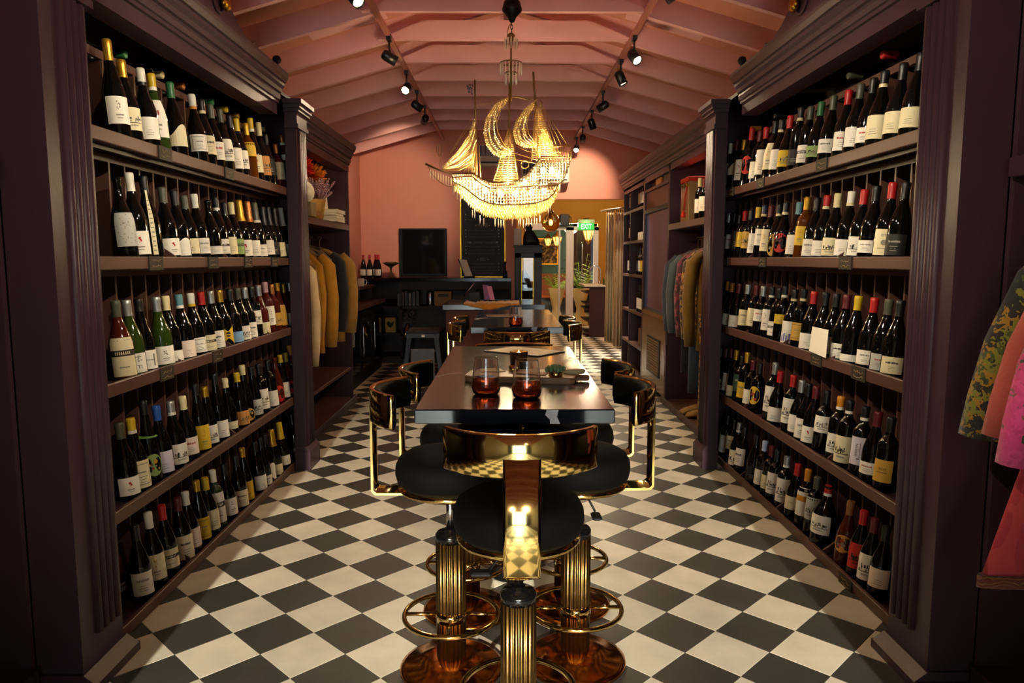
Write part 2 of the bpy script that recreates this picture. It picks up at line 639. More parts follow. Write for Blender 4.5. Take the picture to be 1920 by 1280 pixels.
def wine_bay(s, tags, ledges, label):
    rail = RAIL[s]
    Y0, Y1 = 2.36, (4.88 if s < 0 else 4.97)
    back = 1.88
    root = thing('wine_bookcase', label, 'bookcase', (s * 1.6, 3.5, 0))
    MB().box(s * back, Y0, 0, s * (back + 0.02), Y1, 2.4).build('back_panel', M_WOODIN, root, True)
    MB().box(s * (rail + 0.01), Y1, 0, s * back, Y1 + 0.03, 2.3).build('side_panel', M_WOOD, root, True)
    MB().box(s * 1.442, Y0 - 0.03, 0, s * back, Y0, 2.3).build('side_panel', M_WOOD, root, True)
    MB().box(s * rail, Y0, 2.3, s * back, Y1, 2.32).build('top_panel', M_WOODIN, root, True)
    l = root.location
    for t, z in ZT.items():
        MB().box(s * (rail + 0.018), Y0, z - 0.042, s * back, Y1, z - 0.020 if t < 5 else 0.018).build('shelf', M_WOOD, root, True)
        zb = z - 0.046 if t < 5 else 0.0
        MB().cbox(s * rail, Y0, zb, s * (rail + 0.018), Y1, z, 0.003).build('ledge', M_RAIL, root, True)
        zn = (ZT[t - 1] - 0.045) if t > 1 else 2.085
        z0 = z - 0.020 if t < 5 else 0.018
        dv = MB().box(0, -0.006, z0, s * (back - rail - 0.15), 0.006, zn - 0.03).mesh('divider')
        dv.materials.append(M_RAIL)
        y = Y0 + 0.1
        while y < Y1 - 0.05:
            link_mesh('divider', dv, root, (s * (rail + 0.15) - l.x, y - l.y, 0))
            y += 0.115
        MB().box(s * (rail + 0.148), Y0, zn - 0.03, s * (rail + 0.166), Y1, zn).build('bin_rail', M_RAIL, root, True)
        if t > 1:
            MB().box(s * (rail + 0.05), Y0, zn - 0.014, s * (rail + 0.065), Y1, zn).build('under_rail', M_WOOD, root, True)
        for yl in ledges:
            zz = z if t < 5 else 0.045
            mb = MB().prism([(s * (rail + 0.018), zz - 0.02), (s * (rail + 0.148), zz - 0.02), (s * (rail + 0.148), zz + 0.095), (s * (rail + 0.018), zz + 0.003)], 'y', yl - 0.005, yl + 0.005)
            mb.build('ledge_partition', M_RAIL, root, True)
    rnd = random.Random(3 + s)
    for ty, tz in tags:
        mb = MB()
        x = s * (rail - 0.006)
        mb.box(s * rail, ty - 0.055, tz - 0.028, x, ty + 0.055, tz + 0.024)
        for r in range(2):
            yy = ty - 0.04
            zz = tz + 0.006 - r * 0.02
            pts = []
            while yy < ty + 0.038:
                pts.append((x - s * 0.001, yy, zz + rnd.uniform(-0.006, 0.006)))
                yy += 0.009
            mb.tube(pts, 0.0011, 3, 1)
        mb.build('shelf_tag', [M_TAG, M_CHALK], root, True)
    cornice(root, s, rail, 2.125, 4.40)
    pilaster(root, s, 2.125, 2.36, 1.30, 1.44, 2.26, base_out=0.045, len_flat=0.075)
    MB().box(s * 1.30, 2.125, 2.26, s * 1.44, 2.36, 2.72).build('entablature_block', M_WOOD, root, True)
    pilaster(root, s, 4.53, 4.73, 1.27, 1.335, 2.275)
    MB().box(s * 1.335, 4.60, 0, s * 1.36, Y1 + 0.02, 2.3).build('stile', M_WOOD, root, True)
    # scrolled pediment board with a gilt ornament on the cornice
    xb = rail + 0.0
    prof = [(2.45, 2.395), (4.20, 2.395), (4.17, 2.425), (4.10, 2.44), (4.05, 2.475), (4.02, 2.46), (3.93, 2.462), (3.82, 2.49), (3.72, 2.535), (3.64, 2.60), (3.60, 2.66), (3.56, 2.70), (3.0, 2.70), (2.95, 2.64), (2.85, 2.55), (2.7, 2.48), (2.55, 2.45)]
    MB().prism([(p[0], p[1]) for p in prof], 'x', s * xb, s * (xb + 0.03)).build('pediment', M_WOOD, root, True)
    mb = MB()
    pts = [(s * (xb - 0.004), 3.55 + 0.075 * cos(a), 2.555 + 0.09 * sin(a)) for a in [2 * pi * k / 20 for k in range(20)]]
    mb.tube(pts, 0.008, 5, closed=True)
    mb.build('cartouche_moulding', M_WOOD, root, True)
    mb = MB()
    r2 = random.Random(5)
    for k in range(26):
        t = k / 26
        yy = 3.54 + (0.13 * (1 - t) * r2.uniform(-1, 1)) + 0.05
        zz = 2.66 - 0.16 * t + r2.uniform(-0.012, 0.012)
        mb.ball((s * (xb - 0.025), yy, zz), r2.uniform(0.015, 0.028), 7, sq=(0.9, 1, 1.1))
    mb.build('gilt_ornament', M_GOLD, root, True)
    mb = MB().lathe([(0.018, 0), (0.010, 0.02), (0.008, 0.035), (0.02, 0.045), (0.026, 0.06), (0.02, 0.078), (0.004, 0.085)], 10, o=(s * (rail - 0.03), 4.33, 2.395))
    mb.build('finial', M_BLACK, root, True)
    return root


LEDG = (3.03, 3.59, 4.17)
wine_bay(-1, [(2.936, 1.737), (3.602, 1.737), (2.811, 1.312), (3.36, 1.312), (3.812, 1.312), (4.241, 1.312), (2.854, 0.882), (3.36, 0.882)], LEDG, 'dark purple wine bookcase with five ledges, along the left wall of the shop')
wine_bay(1, [(3.25, 1.737), (4.023, 1.737), (4.543, 1.737), (2.978, 1.312), (3.947, 1.312), (4.625, 1.312), (2.819, 0.882), (3.213, 0.882), (2.835, 0.02)], tuple(y + 0.07 for y in LEDG), 'dark purple wine bookcase with five ledges, along the right wall of the shop')


M_PUCK = mat('niche_lamp', '#ffdca8', 0.4, emit='#ffc880', estr=6)


def niche_light(root, x, y, z, e):
    l = root.location
    MB().lathe([(0.0, 0.0), (0.03, 0.0), (0.03, 0.012), (0.0, 0.012)], 14, o=(x, y, z - 0.013)).build('niche_lamp', M_PUCK, root, True)
    light('niche_light', 'SPOT', (x, y, z - 0.02), e, (1.0, 0.78, 0.50), target=(x, y, 0), size=0.03, spot=130, blend=0.8)


def clothes_bay(s, face, y0, y1, label, bench, rod=True):
    root = thing('open_wardrobe', label, 'wardrobe', (s * 1.66, (y0 + y1) / 2, 0))
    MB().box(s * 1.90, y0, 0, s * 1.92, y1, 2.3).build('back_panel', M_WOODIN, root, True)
    MB().box(s * face, y1 - 0.03, 0, s * 1.90, y1, 2.25).build('side_panel', M_WOOD, root, True)
    MB().box(s * (face + 0.0), y0, 0, s * 1.90, y0 + 0.02, 2.25).build('side_panel', M_WOOD, root, True)
    MB().box(s * (face - 0.02), y0, 0.0, s * 1.90, y1, 0.035).build('floor_board', M_RAIL, root, True)
    MB().cbox(s * (face - 0.035), y0, 0.0, s * (face - 0.02), y1, 0.06, 0.003).build('kick_moulding', M_WOOD, root, True)
    MB().cbox(s * (face - 0.005), y0 + 0.02, 1.585, s * 1.90, y1 - 0.03, 1.638, 0.003).build('shelf', M_RAIL, root, True)
    if bench:
        MB().cbox(s * (face + 0.01), y0 + 0.02, 0.295, s * 1.90, y1 - 0.03, 0.325, 0.003).build('bench_shelf', M_RAIL, root, True)
        MB().box(s * 1.75, y0 + 0.02, 0.035, s * 1.77, y1 - 0.03, 0.295).build('lower_panel', mat('violet_panel', '#2b1838', 0.5), root, True)
    MB().box(s * face, y0, 2.19, s * 1.90, y1, 2.21).build('top_panel', M_WOODIN, root, True)
    cornice(root, s, face, y0, y1 + 0.02, -0.045)
    niche_light(root, s * 1.62, y1 - 0.45, 2.19, 7)
    niche_light(root, s * 1.60, y0 + 0.55, 2.19, 5)
    if rod:
        MB().tube([(s * 1.66, y0 + 0.02, 1.50), (s * 1.66, y1 - 0.03, 1.50)], 0.012, 8).build('hanging_rail', M_BRASS, root, True)
    return root


clothes_bay(-1, 1.45, 4.93, 6.83, 'open dark purple wardrobe bay holding mustard jackets beside the pink wall', True)
clothes_bay(1, 1.47, 5.02, 6.71, 'open dark purple wardrobe bay holding denim shirts beside the glass cooler', False)

# near alcoves on both sides of the entrance
for s, lab in ((-1, 'dark alcove with one plank shelf, left of the near column'), (1, 'dark alcove with one plank shelf above the pink floral robes')):
    root = thing('clothes_alcove', lab, 'wardrobe', (s * 1.7, 1.4, 0))
    MB().box(s * 1.442, 2.10, 0, s * 1.93, 2.12, 2.6).build('side_panel', M_WOOD, root, True)
    MB().box(s * 1.90, 0.9, 0, s * 1.92, 2.10, 2.6).build('back_panel', M_WOODIN, root, True)
    MB().cbox(s * 1.42, 0.9, 1.555, s * 1.90, 2.10, 1.612, 0.003).build('shelf', M_WOOD, root, True)
    MB().box(s * 1.42, 0.9, 0.0, s * 1.90, 2.10, 0.09).build('base_board', M_WOOD, root, True)
    MB().box(s * 1.40, 0.88, 0.0, s * 1.93, 0.9, 2.6).build('side_panel', M_WOOD, root, True)
    MB().box(s * 1.42, 0.9, 2.2, s * 1.45, 2.10, 2.6).build('fascia', M_WOOD, root, True)
    pilaster(root, s, 0.45, 0.65, 1.15, 1.93, 2.26, base_out=0.0, cap=False)  # unseen pilaster, added and sized to shade the floor strip and near column

# cooler bay and bottle shelves at the far right
root = thing('glass_door_cooler', 'tall glass-fronted drinks cooler with a wooden base and vent, right wall', 'cooler', (1.7, 7.3, 0))
FX = 1.47
MB().box(1.90, 6.73, 0, 1.92, 7.9, 2.3).build('back_panel', M_WOODIN, root, True)
MB().box(FX, 6.72, 0, 1.9, 6.74, 2.2).build('side_panel', M_WOOD, root, True)
MB().box(FX, 7.88, 0, 1.9, 7.91, 2.2).build('side_panel', M_WOOD, root, True)
MB().cbox(FX, 6.74, 2.02, 1.9, 7.88, 2.05, 0.003).build('shelf', M_RAIL, root, True)
MB().box(FX + 0.02, 6.74, 1.84, 1.9, 7.88, 2.02).build('wood_fascia', mat('red_wood', '#4a2a20', 0.4, var=0.3, scale=6, stretch=(1, 0.2, 1)), root, True)
MB().box(FX, 6.74, 1.80, 1.6, 7.88, 1.84).build('lintel', M_BLACK, root, True)
mb = MB()
for y in (6.74, 7.84):
    mb.box(FX + 0.01, y, 0.80, FX + 0.05, y + 0.04, 1.80)
mb.box(FX + 0.01, 6.74, 0.78, FX + 0.05, 7.88, 0.82)
mb.build('door_frame', mat('cooler_frame', '#2c2a38', 0.3, 0.3), root, True)
MB().box(FX + 0.025, 6.78, 0.82, FX + 0.032, 7.84, 1.80).build('glass', mat('cooler_glass', '#6a6298', 0.08, trans=0.3, spec=0.6, var=0.25, scale=3), root, True)  # violet of pane and interior stands in for reflections
MB().box(1.62, 6.76, 0.82, 1.64, 7.86, 1.8).build('cooler_interior', mat('cooler_interior', '#5c5280', 0.5), root, True)
MB().box(FX - 0.012, 6.78, 0.76, FX + 0.05, 7.84, 0.80).build('steel_lip', M_STEEL, root, True)
wd = mat('burl_wood', '#6e4a28', 0.22, var=0.5, scale=7, stretch=(1, 1, 0.35))
MB().box(FX, 6.74, 0.04, FX + 0.04, 7.88, 0.76).build('wood_base', wd, root, True)
mb = MB()
for k in range(13):
    z = 0.2 + k * 0.026
    mb.prism([(FX - 0.004, z), (FX - 0.014, z + 0.004), (FX - 0.004, z + 0.016)], 'y', 6.98, 7.55)
mb.build('vent_louvres', wd, root, True)
MB().box(FX - 0.006, 6.95, 0.18, FX - 0.002, 7.58, 0.55).build('vent_backing', M_BLACK, root, True)
cornice(root, 1, FX, 6.71, 7.92, -0.045)
niche_light(root, 1.62, 7.3, 2.17, 3)

root = thing('bottle_shelf_unit', 'narrow dark shelf unit of small bottle niches beside the linen curtains', 'shelf', (1.7, 8.6, 0))
MB().box(1.90, 7.92, 0, 1.92, 9.28, 2.3).build('back_panel', M_WOODIN, root, True)
for y in (7.92, 8.76, 9.26):
    MB().box(FX, y, 0, 1.9, y + 0.03, 2.2).build('upright', M_WOOD, root, True)
for z in (0.03, 0.35, 0.73, 1.15, 1.54, 1.9, 2.19):
    for ya, yb in ((7.95, 8.76), (8.79, 9.26)):
        MB().box(FX, ya, z - 0.03, 1.9, yb, z).build('shelf', M_RAIL, root, True)
cornice(root, 1, FX, 7.92, 9.34, -0.045)
niche_light(root, 1.62, 8.35, 2.159, 3)
niche_light(root, 1.62, 9.02, 2.159, 2)
# ---------------------------------------------------------------- tables
def marble():
    m = mat('black_marble', '#11141f', 0.17, var=0.4, scale=2.5, coat=0.25)  # bluish base colour stands in for reflected daylight
    nt = m.node_tree
    b = nt.nodes['Principled BSDF']
    src = b.inputs['Base Color'].links[0].from_socket
    tc = nt.nodes.new('ShaderNodeTexCoord')
    nz = nt.nodes.new('ShaderNodeTexNoise')
    nz.inputs['Scale'].default_value = 2.2
    nz.inputs['Detail'].default_value = 6
    nt.links.new(tc.outputs['Object'], nz.inputs['Vector'])
    ad = nt.nodes.new('ShaderNodeVectorMath')
    ad.operation = 'MULTIPLY_ADD'
    ad.inputs[1].default_value = (0.45, 0.45, 0.45)
    nt.links.new(nz.outputs['Color'], ad.inputs[0])
    nt.links.new(tc.outputs['Object'], ad.inputs[2])
    vo = nt.nodes.new('ShaderNodeTexVoronoi')
    vo.feature = 'DISTANCE_TO_EDGE'
    vo.inputs['Scale'].default_value = 1.5
    nt.links.new(ad.outputs['Vector'], vo.inputs['Vector'])
    n2 = nt.nodes.new('ShaderNodeTexNoise')
    n2.inputs['Scale'].default_value = 3.1
    nt.links.new(tc.outputs['Object'], n2.inputs['Vector'])
    rp = nt.nodes.new('ShaderNodeValToRGB')
    rp.color_ramp.elements[0].color = (1, 1, 1, 1)
    rp.color_ramp.elements[0].position = 0.0
    rp.color_ramp.elements[1].color = (0, 0, 0, 1)
    rp.color_ramp.elements[1].position = 0.016
    nt.links.new(vo.outputs['Distance'], rp.inputs['Fac'])
    r2 = nt.nodes.new('ShaderNodeValToRGB')
    r2.color_ramp.elements[0].position = 0.50
    r2.color_ramp.elements[1].position = 0.62
    nt.links.new(n2.outputs['Fac'], r2.inputs['Fac'])
    mu = nt.nodes.new('ShaderNodeMath')
    mu.operation = 'MULTIPLY'
    nt.links.new(rp.outputs['Color'], mu.inputs[0])
    nt.links.new(r2.outputs['Color'], mu.inputs[1])
    mx = nt.nodes.new('ShaderNodeMix')
    mx.data_type = 'RGBA'
    nt.links.new(src, mx.inputs['A'])
    mx.inputs['B'].default_value = lin('#cfcbd2')
    nt.links.new(mu.outputs['Value'], mx.inputs['Factor'])
    nt.links.new(mx.outputs['Result'], b.inputs['Base Color'])
    return m


M_MARBLE = marble()
M_QUARTZ = mat('white_vein', '#d3d8e6', 0.3, var=0.3, scale=60)


def bar_table(x0, x1, y0, y1, zt, label):
    t = thing('bar_table', label, 'table', ((x0 + x1) / 2, (y0 + y1) / 2, 0))
    MB().cbox(x0, y0, zt - 0.038, x1, y1, zt, 0.003).build('tabletop', M_MARBLE, t, True)
    # one broad white vein breaks out on the near edge
    xv = x0 + (x1 - x0) * 0.66
    mb = MB()
    e = 0.0012
    L = [(xv, zt - 0.001), (xv + 0.030, zt - 0.001), (xv + 0.026, zt - 0.018), (xv + 0.034, zt - 0.037), (xv + 0.008, zt - 0.037), (xv + 0.008, zt - 0.026), (xv - 0.004, zt - 0.014)]
    mb.prism(L, 'y', y0 - e, y0 + 0.002)
    mb.build('quartz_vein', M_QUARTZ, t, True)
    for yy, rp, rb_ in ((y1 - 0.22, 0.045, 0.095), (y0 + (0.27 if y0 < 3 else 0.34), 0.02, 0.04)):
        mb = MB()
        mb.lathe([(rp, 0.02), (rp, zt - 0.06)], 14, o=((x0 + x1) / 2, yy, 0))
        mb.cbox((x0 + x1) / 2 - 0.14, yy - 0.06, zt - 0.055, (x0 + x1) / 2 + 0.14, yy + 0.06, zt - 0.038, 0.003)
        mb.lathe([(0.0, 0.0), (rb_, 0.0), (rb_, 0.012), (rp, 0.024), (0.0, 0.024)], 24, o=((x0 + x1) / 2, yy, 0))
        mb.build('pedestal', M_BLACK, t, True)
    return t


bar_table(-0.236, 0.276, 1.83, 3.20, 0.945, 'black marble bar table in front with two drinks and a serving board')
bar_table(-0.205, 0.322, 4.11, 5.55, 0.945, 'black marble bar table standing behind the near one, under the ship chandelier')


# ---------------------------------------------------------------- bar stools
def make_stool():
    t = thing('bar_stool', 'stool', 'stool', group=None)
    MB().lathe([(0.0, 0.0), (0.164, 0.0), (0.168, 0.006), (0.166, 0.014), (0.15, 0.022), (0.116, 0.028), (0.106, 0.036), (0.07, 0.046), (0.05, 0.05), (0.0, 0.05)], 40).build('base', M_COPPER, t)
    fl = lambda a: 0.90 + 0.11 * abs(math.sin(a * 10))
    MB().lathe([(0.0475, 0.045), (0.0475, 0.435)], 120, fl=fl).build('column', M_REED, t)
    MB().lathe([(0.0485, 0.435), (0.0485, 0.455), (0.042, 0.463), (0.018, 0.467), (0.018, 0.475)], 24).build('column_cap', M_BLKGLOSS, t)
    MB().lathe([(0.013, 0.46), (0.013, 0.61)], 14).build('gas_lift', M_STEEL, t)
    mb = MB()
    mb.tube([(0.0, -0.01, 0.603), (-0.04, -0.03, 0.575), (-0.075, -0.05, 0.54)], 0.004, 6)
    mb.cbox(-0.125, -0.066, 0.526, -0.07, -0.036, 0.538, 0.004)
    mb.build('lever', M_BLACK, t)
    mb = MB()
    mb.lathe([(0.0, 0.604), (0.155, 0.604), (0.161, 0.610), (0.161, 0.622), (0.0, 0.622)], 40)
    mb.build('seat_plate', M_BRASS, t)
    MB().lathe([(0.0, 0.622), (0.151, 0.622), (0.165, 0.636), (0.171, 0.660), (0.169, 0.686), (0.158, 0.708), (0.138, 0.720), (0.09, 0.726), (0.0, 0.728)], 40).build('seat', M_BLKLEATHER, t)
    # curved back: brass shell outside, black pad inside
    RB, cy = 0.225, -0.02
    ha = R(54)

    def arc(r, z0, z1, n=22, th=0.0):
        pts = []
        for k in range(n + 1):
            a = -pi / 2 - ha + 2 * ha * k / n
            pts.append((a, r))
        return pts

    mb = MB()
    rings = []
    n = 24
    for k in range(n + 1):
        a = -pi / 2 - ha + 2 * ha * k / n
        ro, ri = RB, RB - 0.012
        z0, z1 = 0.835, 0.936
        rings.append([(r * cos(a), cy + r * sin(a), z) for r, z in ((ro, z0 + 0.003), (ro, z1 - 0.003), (ro - 0.003, z1), (ri, z1), (ri, z0), (ro - 0.003, z0))])
    mb.loft(rings, 0, False)
    for i in range(len(mb.s)):
        mb.s[i] = False
    o = mb.build('back_shell', M_BRASS, t)
    for p in o.data.polygons:
        nz = p.normal
        if abs(nz.z) < 0.3 and p.area > 0.001:
            p.use_smooth = True
    mb = MB()
    rings = []
    for k in range(n + 1):
        u = -1 + 2 * k / n
        a = -pi / 2 + (ha - R(1)) * u
        ro = RB - 0.0125
        ri = RB - 0.036 + 0.012 * abs(u) ** 6
        rings.append([(r * cos(a), cy + r * sin(a), z) for r, z in ((ro, 0.839), (ro, 0.930), (ri + 0.007, 0.932), (ri, 0.919), (ri, 0.850), (ri + 0.007, 0.838))])
    mb.loft(rings, 0, True)
    mb.build('back_pad', M_BLKLEATHER, t)
    # broad flat strap running down and under the seat
    mb = MB()
    yb = cy - RB
    prof = [(yb - 0.001, 0.88), (yb - 0.001, 0.608), (yb + 0.010, 0.596), (-0.10, 0.596), (-0.10, 0.603), (yb + 0.015, 0.603), (yb + 0.006, 0.612), (yb + 0.006, 0.88)]
    rings = []
    for k in range(11):
        x = -0.043 + 0.0086 * k
        bow = RB - math.sqrt(RB * RB - x * x)
        rings.append([(x, p[0] + (bow if p[0] < -0.2 else 0), p[1]) for p in prof])
    mb.loft(rings)
    mb.s = [len(f) == 4 for f in mb.f]
    mb.build('strap', M_BRASS, t)
    mb = MB()
    zc = 0.187
    mb.tube([(0.151 * cos(2 * pi * k / 36), 0.151 * sin(2 * pi * k / 36), zc) for k in range(36)], 0.008, 8, closed=True)
    mb.build('foot_ring', M_BRASS, t)
    MB().lathe([(0.0505, zc - 0.016), (0.0505, zc + 0.016)], 24).build('ring_collar', M_BRASS, t)
    for k in range(4):
        a = pi / 2 * k
        MB().tube([(0.05 * cos(a), 0.05 * sin(a), zc), (0.149 * cos(a), 0.149 * sin(a), zc)], 0.0065, 7).build('spoke', M_BRASS, t)
    return t


st0 = make_stool()
SG = 'brass and black bar stools'
STOOLS = [
    (0.030, 1.835, 1, 'brass-backed bar stool in front, at the near end of the first table'),
    (-0.180, 2.250, -90, 'brass bar stool with black seat, nearest on the left side of first table'),
    (0.225, 2.290, 91, 'brass bar stool with black seat, nearest on the right side of first table'),
    (-0.150, 2.650, -92, 'second brass bar stool along the left side of the first table'),
    (0.230, 2.690, 90, 'second brass bar stool along the right side of the first table'),
    (0.030, 3.200, 180, 'brass bar stool tucked under the far end of the first table'),
    (0.056, 4.145, 0, 'brass bar stool at the near end of the second table'),
    (-0.120, 4.500, -90, 'nearer brass bar stool on the left side of the second table'),
    (-0.120, 4.920, -90, 'farther brass bar stool on the left side of the second table'),
    (0.222, 4.520, 90, 'nearer brass bar stool on the right side of the second table'),
    (0.222, 4.920, 90, 'farther brass bar stool on the right side of the second table'),
]
for i, (x, y, a, lab) in enumerate(STOOLS):
    if i == 0:
        st0.location = (x, y, 0)
        st0.rotation_euler = (0, 0, R(a))
        st0['label'] = lab
        st0['group'] = SG
    else:
        dup(st0, (x, y, 0), R(a), lab, SG)

# ---------------------------------------------------------------- on the tables
ZT1 = 0.945
KT = 0.9157
M_GLASS = mat('clear_glass', '#ffffff', 0.01, trans=1.0, ior=1.45)
M_ROSE = mat('rose_wine', '#f07a42', 0.0, trans=1.0, ior=1.34)


def make_tumbler(loc, label, group=None):
    t = thing('stemless_glass', label, 'glass', loc, 0, group)
    prof_o = [(0.0, 0.0), (0.034, 0.0), (0.041, 0.006), (0.0455, 0.022), (0.0445, 0.04), (0.040, 0.075), (0.0347, 0.1143), (0.0345, 0.1158), (0.0342, 0.1162)]
    prof_i = [(0.0338, 0.1162), (0.0335, 0.1158), (0.0336, 0.1143), (0.0388, 0.075), (0.0432, 0.04), (0.0442, 0.022), (0.040, 0.010), (0.033, 0.006), (0.0, 0.006)]
    MB().lathe(prof_o + prof_i, 32, cap=False).build('glass_bowl', M_GLASS, t, recalc=False)
    MB().lathe([(0.0, 0.0062), (0.0328, 0.0062), (0.0397, 0.0105), (0.0438, 0.022), (0.0428, 0.04), (0.0415, 0.052), (0.0, 0.052)], 32, cap=False).build('wine', M_ROSE, t, recalc=False)
    return t


make_tumbler((-0.064, 2.235, ZT1), 'stemless glass of rosé, left of the pair on the front table')
make_tumbler((0.060, 2.175, ZT1), 'stemless glass of rosé, right of the pair on the front table')
make_tumbler((0.057, 4.60, ZT1), 'stemless glass of dark rosé alone on the second table')

M_BOARD = mat('serving_board_wood', '#a8805c', 0.5, var=0.25, scale=6, stretch=(0.3, 3, 1))
t = thing('serving_board', 'pale wooden serving board behind the two drinks', 'board', (0.05, 2.5, ZT1), R(-8))
mb = MB()
out = []
w, d, r = 0.19, 0.075, 0.03
for cx, cy, a0 in ((w - r, d - r, 0), (-w + r, d - r, 90), (-w + r, -d + r, 180), (w - r, -d + r, 270)):
    for k in range(5):
        a = R(a0 + k * 22.5)
        out.append((cx + r * cos(a), cy + r * sin(a)))
mb.loft([[(x * 0.985, y * 0.97, 0.0) for x, y in out], [(x, y, 0.004) for x, y in out], [(x, y, 0.018) for x, y in out], [(x * 0.985, y * 0.97, 0.022) for x, y in out]])
mb.build('board', M_BOARD, t)
MB().cbox(0.185, -0.02, 0.004, 0.235, 0.02, 0.02, 0.004).build('board_handle', mat('board_handle_wood', '#7a4f30', 0.5), t)


def cup(name, loc, r, h, m, label, cat='cup'):
    t = thing(name, label, cat, loc)
    MB().lathe([(0, 0), (r * 0.96, 0), (r, 0.003), (r, h), (r - 0.002, h), (r - 0.003, 0.004), (0, 0.004)], 24, cap=False).build('cup_body', m, t)
    return t


zb = ZT1 + 0.0225
t = cup('brass_pot', (0.165, 2.44, zb), 0.024, 0.024, M_BRASS, 'small brass pot holding a green succulent on the serving board', 'pot')
mb = MB()
r3 = random.Random(4)
for k in range(26):
    a = k * 2.4
    rr = 0.004 + 0.0011 * k
    mb.ball((rr * cos(a), rr * sin(a), 0.032 - 0.0003 * k), 0.008, 6, sq=(1, 1, 1.3))
mb.build('succulent', mat('succulent_green', '#7e9468', 0.5, var=0.2, scale=60), t)
MB().lathe([(0, 0.004), (0.0215, 0.004), (0.0215, 0.021), (0, 0.022)], 16).build('soil', mat('soil', '#2a2018', 0.9), t)
cup('brass_cup', (0.022, 2.56, zb), 0.0145, 0.018, M_BRASS, 'tiny brass cup beside the candle holder on the serving board')
mb = MB()
mb.lathe([(0.0, 0), (0.03, 0), (0.034, 0.012), (0.034, 0.02), (0, 0.021)], 10)
o = mb.build('cheese_wedge', mat('pale_cheese', '#d8c08a', 0.6, var=0.1, scale=20))
o.location = (0.232, 2.50, zb)
o.scale = (1.2, 0.7, 0.7)
tag(o, 'pale wedge of cheese beside the brass pot on the board', 'cheese')
for i, (x, y, a, c, lab, sx) in enumerate(((-0.055, 2.565, 12, '#e4d3a8', 'cream paper card lying at the left end of the serving board', 0.045), (0.085, 2.50, -18, '#a8795a', 'brown paper card lying in the middle of the serving board', 0.06), (0.125, 2.535, 24, '#d9bf9a', 'tan paper card lying behind the brown card on the board', 0.05))):
    o = MB().prism([(-sx, -0.03), (sx, -0.034), (sx * 0.85, 0.034), (-sx * 0.9, 0.03)], 'z', 0, 0.002).build('paper_card', mat('card_%d_paper' % i, c, 0.7))
    o.location = (x, y, zb + 0.001 * i)
    o.rotation_euler = (0, 0, R(a))
    tag(o, lab, 'card')
t = thing('candle_holder', 'amber pierced candle holder standing behind the serving board', 'candle', (0.045, 2.70, ZT1))
hm = mat('mercury_glass', '#6a5030', 0.25, 0.7, var=0.6, scale=160, bump=0.4, bscale=160)
MB().lathe([(0, 0), (0.027, 0), (0.03, 0.01), (0.0345, 0.075), (0.032, 0.075), (0.027, 0.012), (0, 0.01)], 28, cap=False).build('holder', hm, t)
MB().lathe([(0, 0.011), (0.022, 0.011), (0.024, 0.05), (0, 0.052)], 20).build('candle', mat('candle_wax', '#f2dcae', 0.5, emit='#ffb050', estr=0.6), t)
MB().lathe([(0.0, 0.054), (0.004, 0.06), (0.003, 0.068), (0.0005, 0.078)], 8).build('flame', mat('flame', '#ffc060', 0.5, emit='#ffb648', estr=25), t)
light('candle_light', 'POINT', (0.045 * 0.9157, 2.70 * 0.9157, ZT1 + 0.075), 0.25, (1, 0.6, 0.25), size=0.008)

t = thing('menu_clipboard', 'dark-rimmed menu card lying on the far half of the front table', 'menu', (0.08, 3.27, ZT1), R(-38))
MB().cbox(-0.15, -0.105, 0, 0.15, 0.105, 0.005, 0.001).build('backing', mat('menu_backing', '#3a2417', 0.5), t)
MB().box(-0.135, -0.092, 0.005, 0.135, 0.092, 0.0058).build('sheet', mat('menu_sheet', '#e2c9a6', 0.7), t)
mb = MB()
for k in range(9):
    mb.box(-0.11, 0.07 - k * 0.017, 0.0058, 0.11 - 0.02 * ((k * 7) % 4), 0.073 - k * 0.017, 0.0060)
mb.build('print_lines', mat('faint_ink', '#a08b70', 0.8), t)
t = thing('menu_clipboard', 'dark menu card lying on the second table beside the glass', 'menu', (-0.02, 5.35, ZT1), R(5))
MB().cbox(-0.13, -0.1, 0, 0.13, 0.1, 0.005, 0.001).build('backing', MATS['menu_backing'], t)
MB().box(-0.115, -0.088, 0.005, 0.115, 0.088, 0.0058).build('sheet', MATS['menu_backing'], t)

# the table-top things were laid out for a lower table: bring them in and size them to match
for o in list(COL.objects):
    if o.parent is None and o.get('category') in ('glass', 'board', 'pot', 'cup', 'cheese', 'card', 'candle', 'menu'):
        o.location = (o.location.x * KT, o.location.y * KT, ZT1 + (o.location.z - ZT1) * KT)
        o.scale = Vector(o.scale) * KT
# ---------------------------------------------------------------- the sailing-ship chandelier
SY = 4.70
KS = 0.2344 * SY / 1370


def S(cx, cy):
    """a point of the ship's side view, in metres (x, z)"""
    return ((780 + cx * 0.2344 - 950) * SY / 1370, 1.325 + (486 - (150 + cy * 0.2344)) * SY / 1370)


def ip(pts, x):
    for (xa, ya), (xb, yb) in zip(pts, pts[1:]):
        if xa <= x <= xb:
            return ya + (yb - ya) * (x - xa) / (xb - xa + 1e-9)
    return pts[0][1] if x < pts[0][0] else pts[-1][1]


M_CRYS = mat('crystal', '#ffe9bd', 0.12, trans=0.15, ior=1.5)
M_BEAD = mat('glass_bead', '#f4d48c', 0.15, trans=0.12, ior=1.5)
M_WIRE = mat('aged_brass_wire', '#8a6c40', 0.35, 0.9)
M_GILT = mat('gilt_wire', '#d8b060', 0.3, 0.9)
M_BULB = mat('lamp_bulb', '#fff0c0', 0.3, emit='#ffe0a8', estr=40)
ship = thing('ship_chandelier', 'glowing crystal chandelier shaped like a three-masted sailing ship', 'chandelier', (0.034, SY, 1.6))

